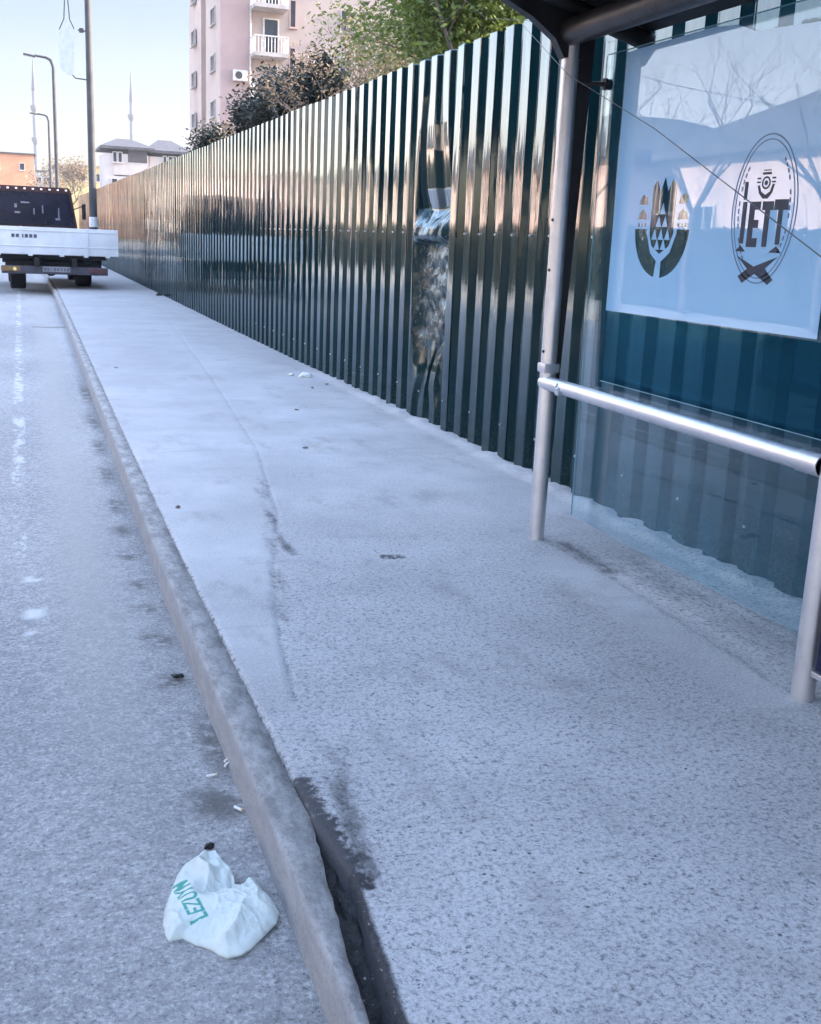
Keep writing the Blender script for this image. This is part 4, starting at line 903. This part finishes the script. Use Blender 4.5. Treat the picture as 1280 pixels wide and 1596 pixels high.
rnd = random.Random(5)
def lump(name, label, cat, loc, dims, mat, group=None, rz=0.0, seed=1):
    bm = bmesh.new(); bmesh.ops.create_icosphere(bm, subdivisions=3, radius=.5)
    for v in bm.verts:
        n_ = 1+.45*noise.noise(v.co*3.1+Vector((seed*5.3, 0, 0)))+.2*noise.noise(v.co*8+Vector((seed, 0, 0))); v.co = Vector((v.co.x*dims[0]*n_, v.co.y*dims[1]*n_, max(-.35*dims[2], v.co.z*dims[2]*n_)))
    me = bpy.data.meshes.new(name); bm.to_mesh(me); bm.free(); me.materials.append(mat); me.polygons.foreach_set('use_smooth', [True]*len(me.polygons))
    o = bpy.data.objects.new(name, me); COL.objects.link(o); o.location = loc; o.rotation_euler = (0, 0, rz); tag(o, label, cat, group); return o
M_BLK = plain('black_scrap', (.008, .008, .01), .5); M_DRY = plain('dead_leaf', (.17, .13, .12), .8); M_PAPER = plain('white_paper', (.75, .75, .74), .7)
lump('black_scrap', 'small black scrap just past the top of the carrier bag', 'litter', (.436, 2.705, ROADZ+.008), (.030, .017, .018), M_BLK, rz=.3)
lump('black_scrap', 'black scrap on the asphalt up the road from the cigarette ends', 'litter', (.515, 3.925, ROADZ+.006), (.045, .03, .016), M_BLK, seed=4)
lump('pebble', 'dark stone on the far pavement close to the fence foot', 'stone', (3.10, 26.2, .02), (.14, .12, .06), M_BLK, seed=6)
def cig(x, y, rz, label, ln=.026):
    e_ = empty('cigarette_end', (x, y, ROADZ+.009), rz); tag(e_, label, 'cigarette end', 'cigarette ends in the gutter')
    b = MB(); b.tube([(-ln/2, 0, 0), (ln/2, 0, 0)], .0042, 10); b.build('paper_tube', M_PAPER, e_, True)
    b = MB(); b.tube([(ln/2, 0, 0), (ln/2+.007, 0, 0)], .0042, 10); b.build('filter', plain('filter_tan', (.62, .5, .3), .8), e_, True)
cig(.505, 3.105, .1, 'lone cigarette end, leftmost by the damp patch'); cig(.566, 3.165, .9, 'lower one of the paired cigarette ends at the kerb'); cig(.572, 3.195, .75, 'upper one of the paired cigarette ends at the kerb'); cig(.548, 2.885, -1.0, 'cigarette end nearest the bag, touching the kerb')
def crumple(loc, s, label, seed):
    o = lump('paper_scrap', label, 'litter', loc, s, M_PAPER, seed=seed); return o
crumple((2.93, 11.6, .02), (.13, .09, .07), 'crumpled white paper near the fence foot', 3)
crumple((2.80, 11.75, .012), (.06, .05, .03), 'tiny pale paper scrap left of the crumpled paper', 8)
LF = [(3.0, 11.0, 'dead leaf right of the crumpled paper'), (2.78, 10.75, 'dead leaf nearer the camera than the crumpled paper'), (2.28, 9.35, 'dead leaf in the middle of the dusty patch'), (1.93, 7.62, 'lone dead leaf in mid pavement'), (.80, 6.0, 'dead leaf lying on the kerb edge'), (1.0, 12.4, 'far dead leaf on the kerb side')]
for i, (x_, y_, l_) in enumerate(LF): lump('dead_leaf', l_, 'leaf', (x_, y_, .008), (.045, .024, .010), M_DRY, 'dead leaves on the pavement', rz=i*1.1, seed=10+i)
# thin wire from the tree over the fence
b = MB(); wp = [(4.6, 11.8, 4.15), (4.4, 11.19, 3.86), (3.9, 9.4, 3.36), (3.19, 7.17, 2.935), (3.17, 7.10, 2.92), (2.42, 4.83, 2.26), (1.85, 3.08, 1.855), (1.4, 1.71, 1.50), (1.2, 1.1, 1.33)]
b.tube(wp, .0014, 6); tag(b.build('thin_wire', plain('grey_wire', (.07, .07, .08), .6), None, True), 'thin grey wire sloping from the tree over the fence and across the shelter pane', 'wire')
# small stones and grit along the kerb and in the gap: one loose mass
b = MB(); rg = random.Random(9)
for _ in range(900):
    y_ = 1.5+rg.random()**1.7*10; x_ = kerb_x(y_)-abs(rg.gauss(0, .05))-.006; s = rg.uniform(.0015, .0045)
    vsb = [Vector((rg.uniform(-1, 1), rg.uniform(-1, 1), rg.uniform(-.6, .8)))*s for _k in range(4)]
    b.add([v+Vector((x_, y_, ROADZ+.004)) for v in vsb], [(0, 1, 2), (0, 2, 3), (0, 3, 1), (1, 3, 2)])
for _ in range(160):
    y_ = rg.uniform(1.5, 2.95); x_ = pave_x(y_)+rg.gauss(-.005, .022); s = rg.uniform(.0015, .005)
    zz = -.004 if y_ > 2.3 else (-.05 if x_ < pave_x(y_)-.0 else .001)
    vsb = [Vector((rg.uniform(-1, 1), rg.uniform(-1, 1), rg.uniform(-.6, .8)))*s for _k in range(4)]
    b.add([v+Vector((x_, y_, zz)) for v in vsb], [(0, 1, 2), (0, 2, 3), (0, 3, 1), (1, 3, 2)])
tag(b.build('grit', plain('grit_grey', (.20, .19, .18), .9, var=.4, scale=60)), 'loose grit along the kerb', 'grit', kind='stuff')

# ================================================================ HAZE
b = MB(); b.box((-20, 215, 29), (560, 470, 62)); hz = b.build('haze', None)
hz.data.materials.clear(); hm = bpy.data.materials.new('thin_haze'); hm.use_nodes = True; ht = hm.node_tree; ht.nodes.clear()
ho = ht.nodes.new('ShaderNodeOutputMaterial'); pv = ht.nodes.new('ShaderNodeVolumePrincipled'); pv.inputs['Color'].default_value = (.85, .90, 1, 1); pv.inputs['Density'].default_value = .00045; pv.inputs['Anisotropy'].default_value = .45
ht.links.new(pv.outputs[0], ho.inputs['Volume']); hz.data.materials.append(hm); tag(hz, 'thin pale haze over the far end of the street', 'haze', kind='stuff')
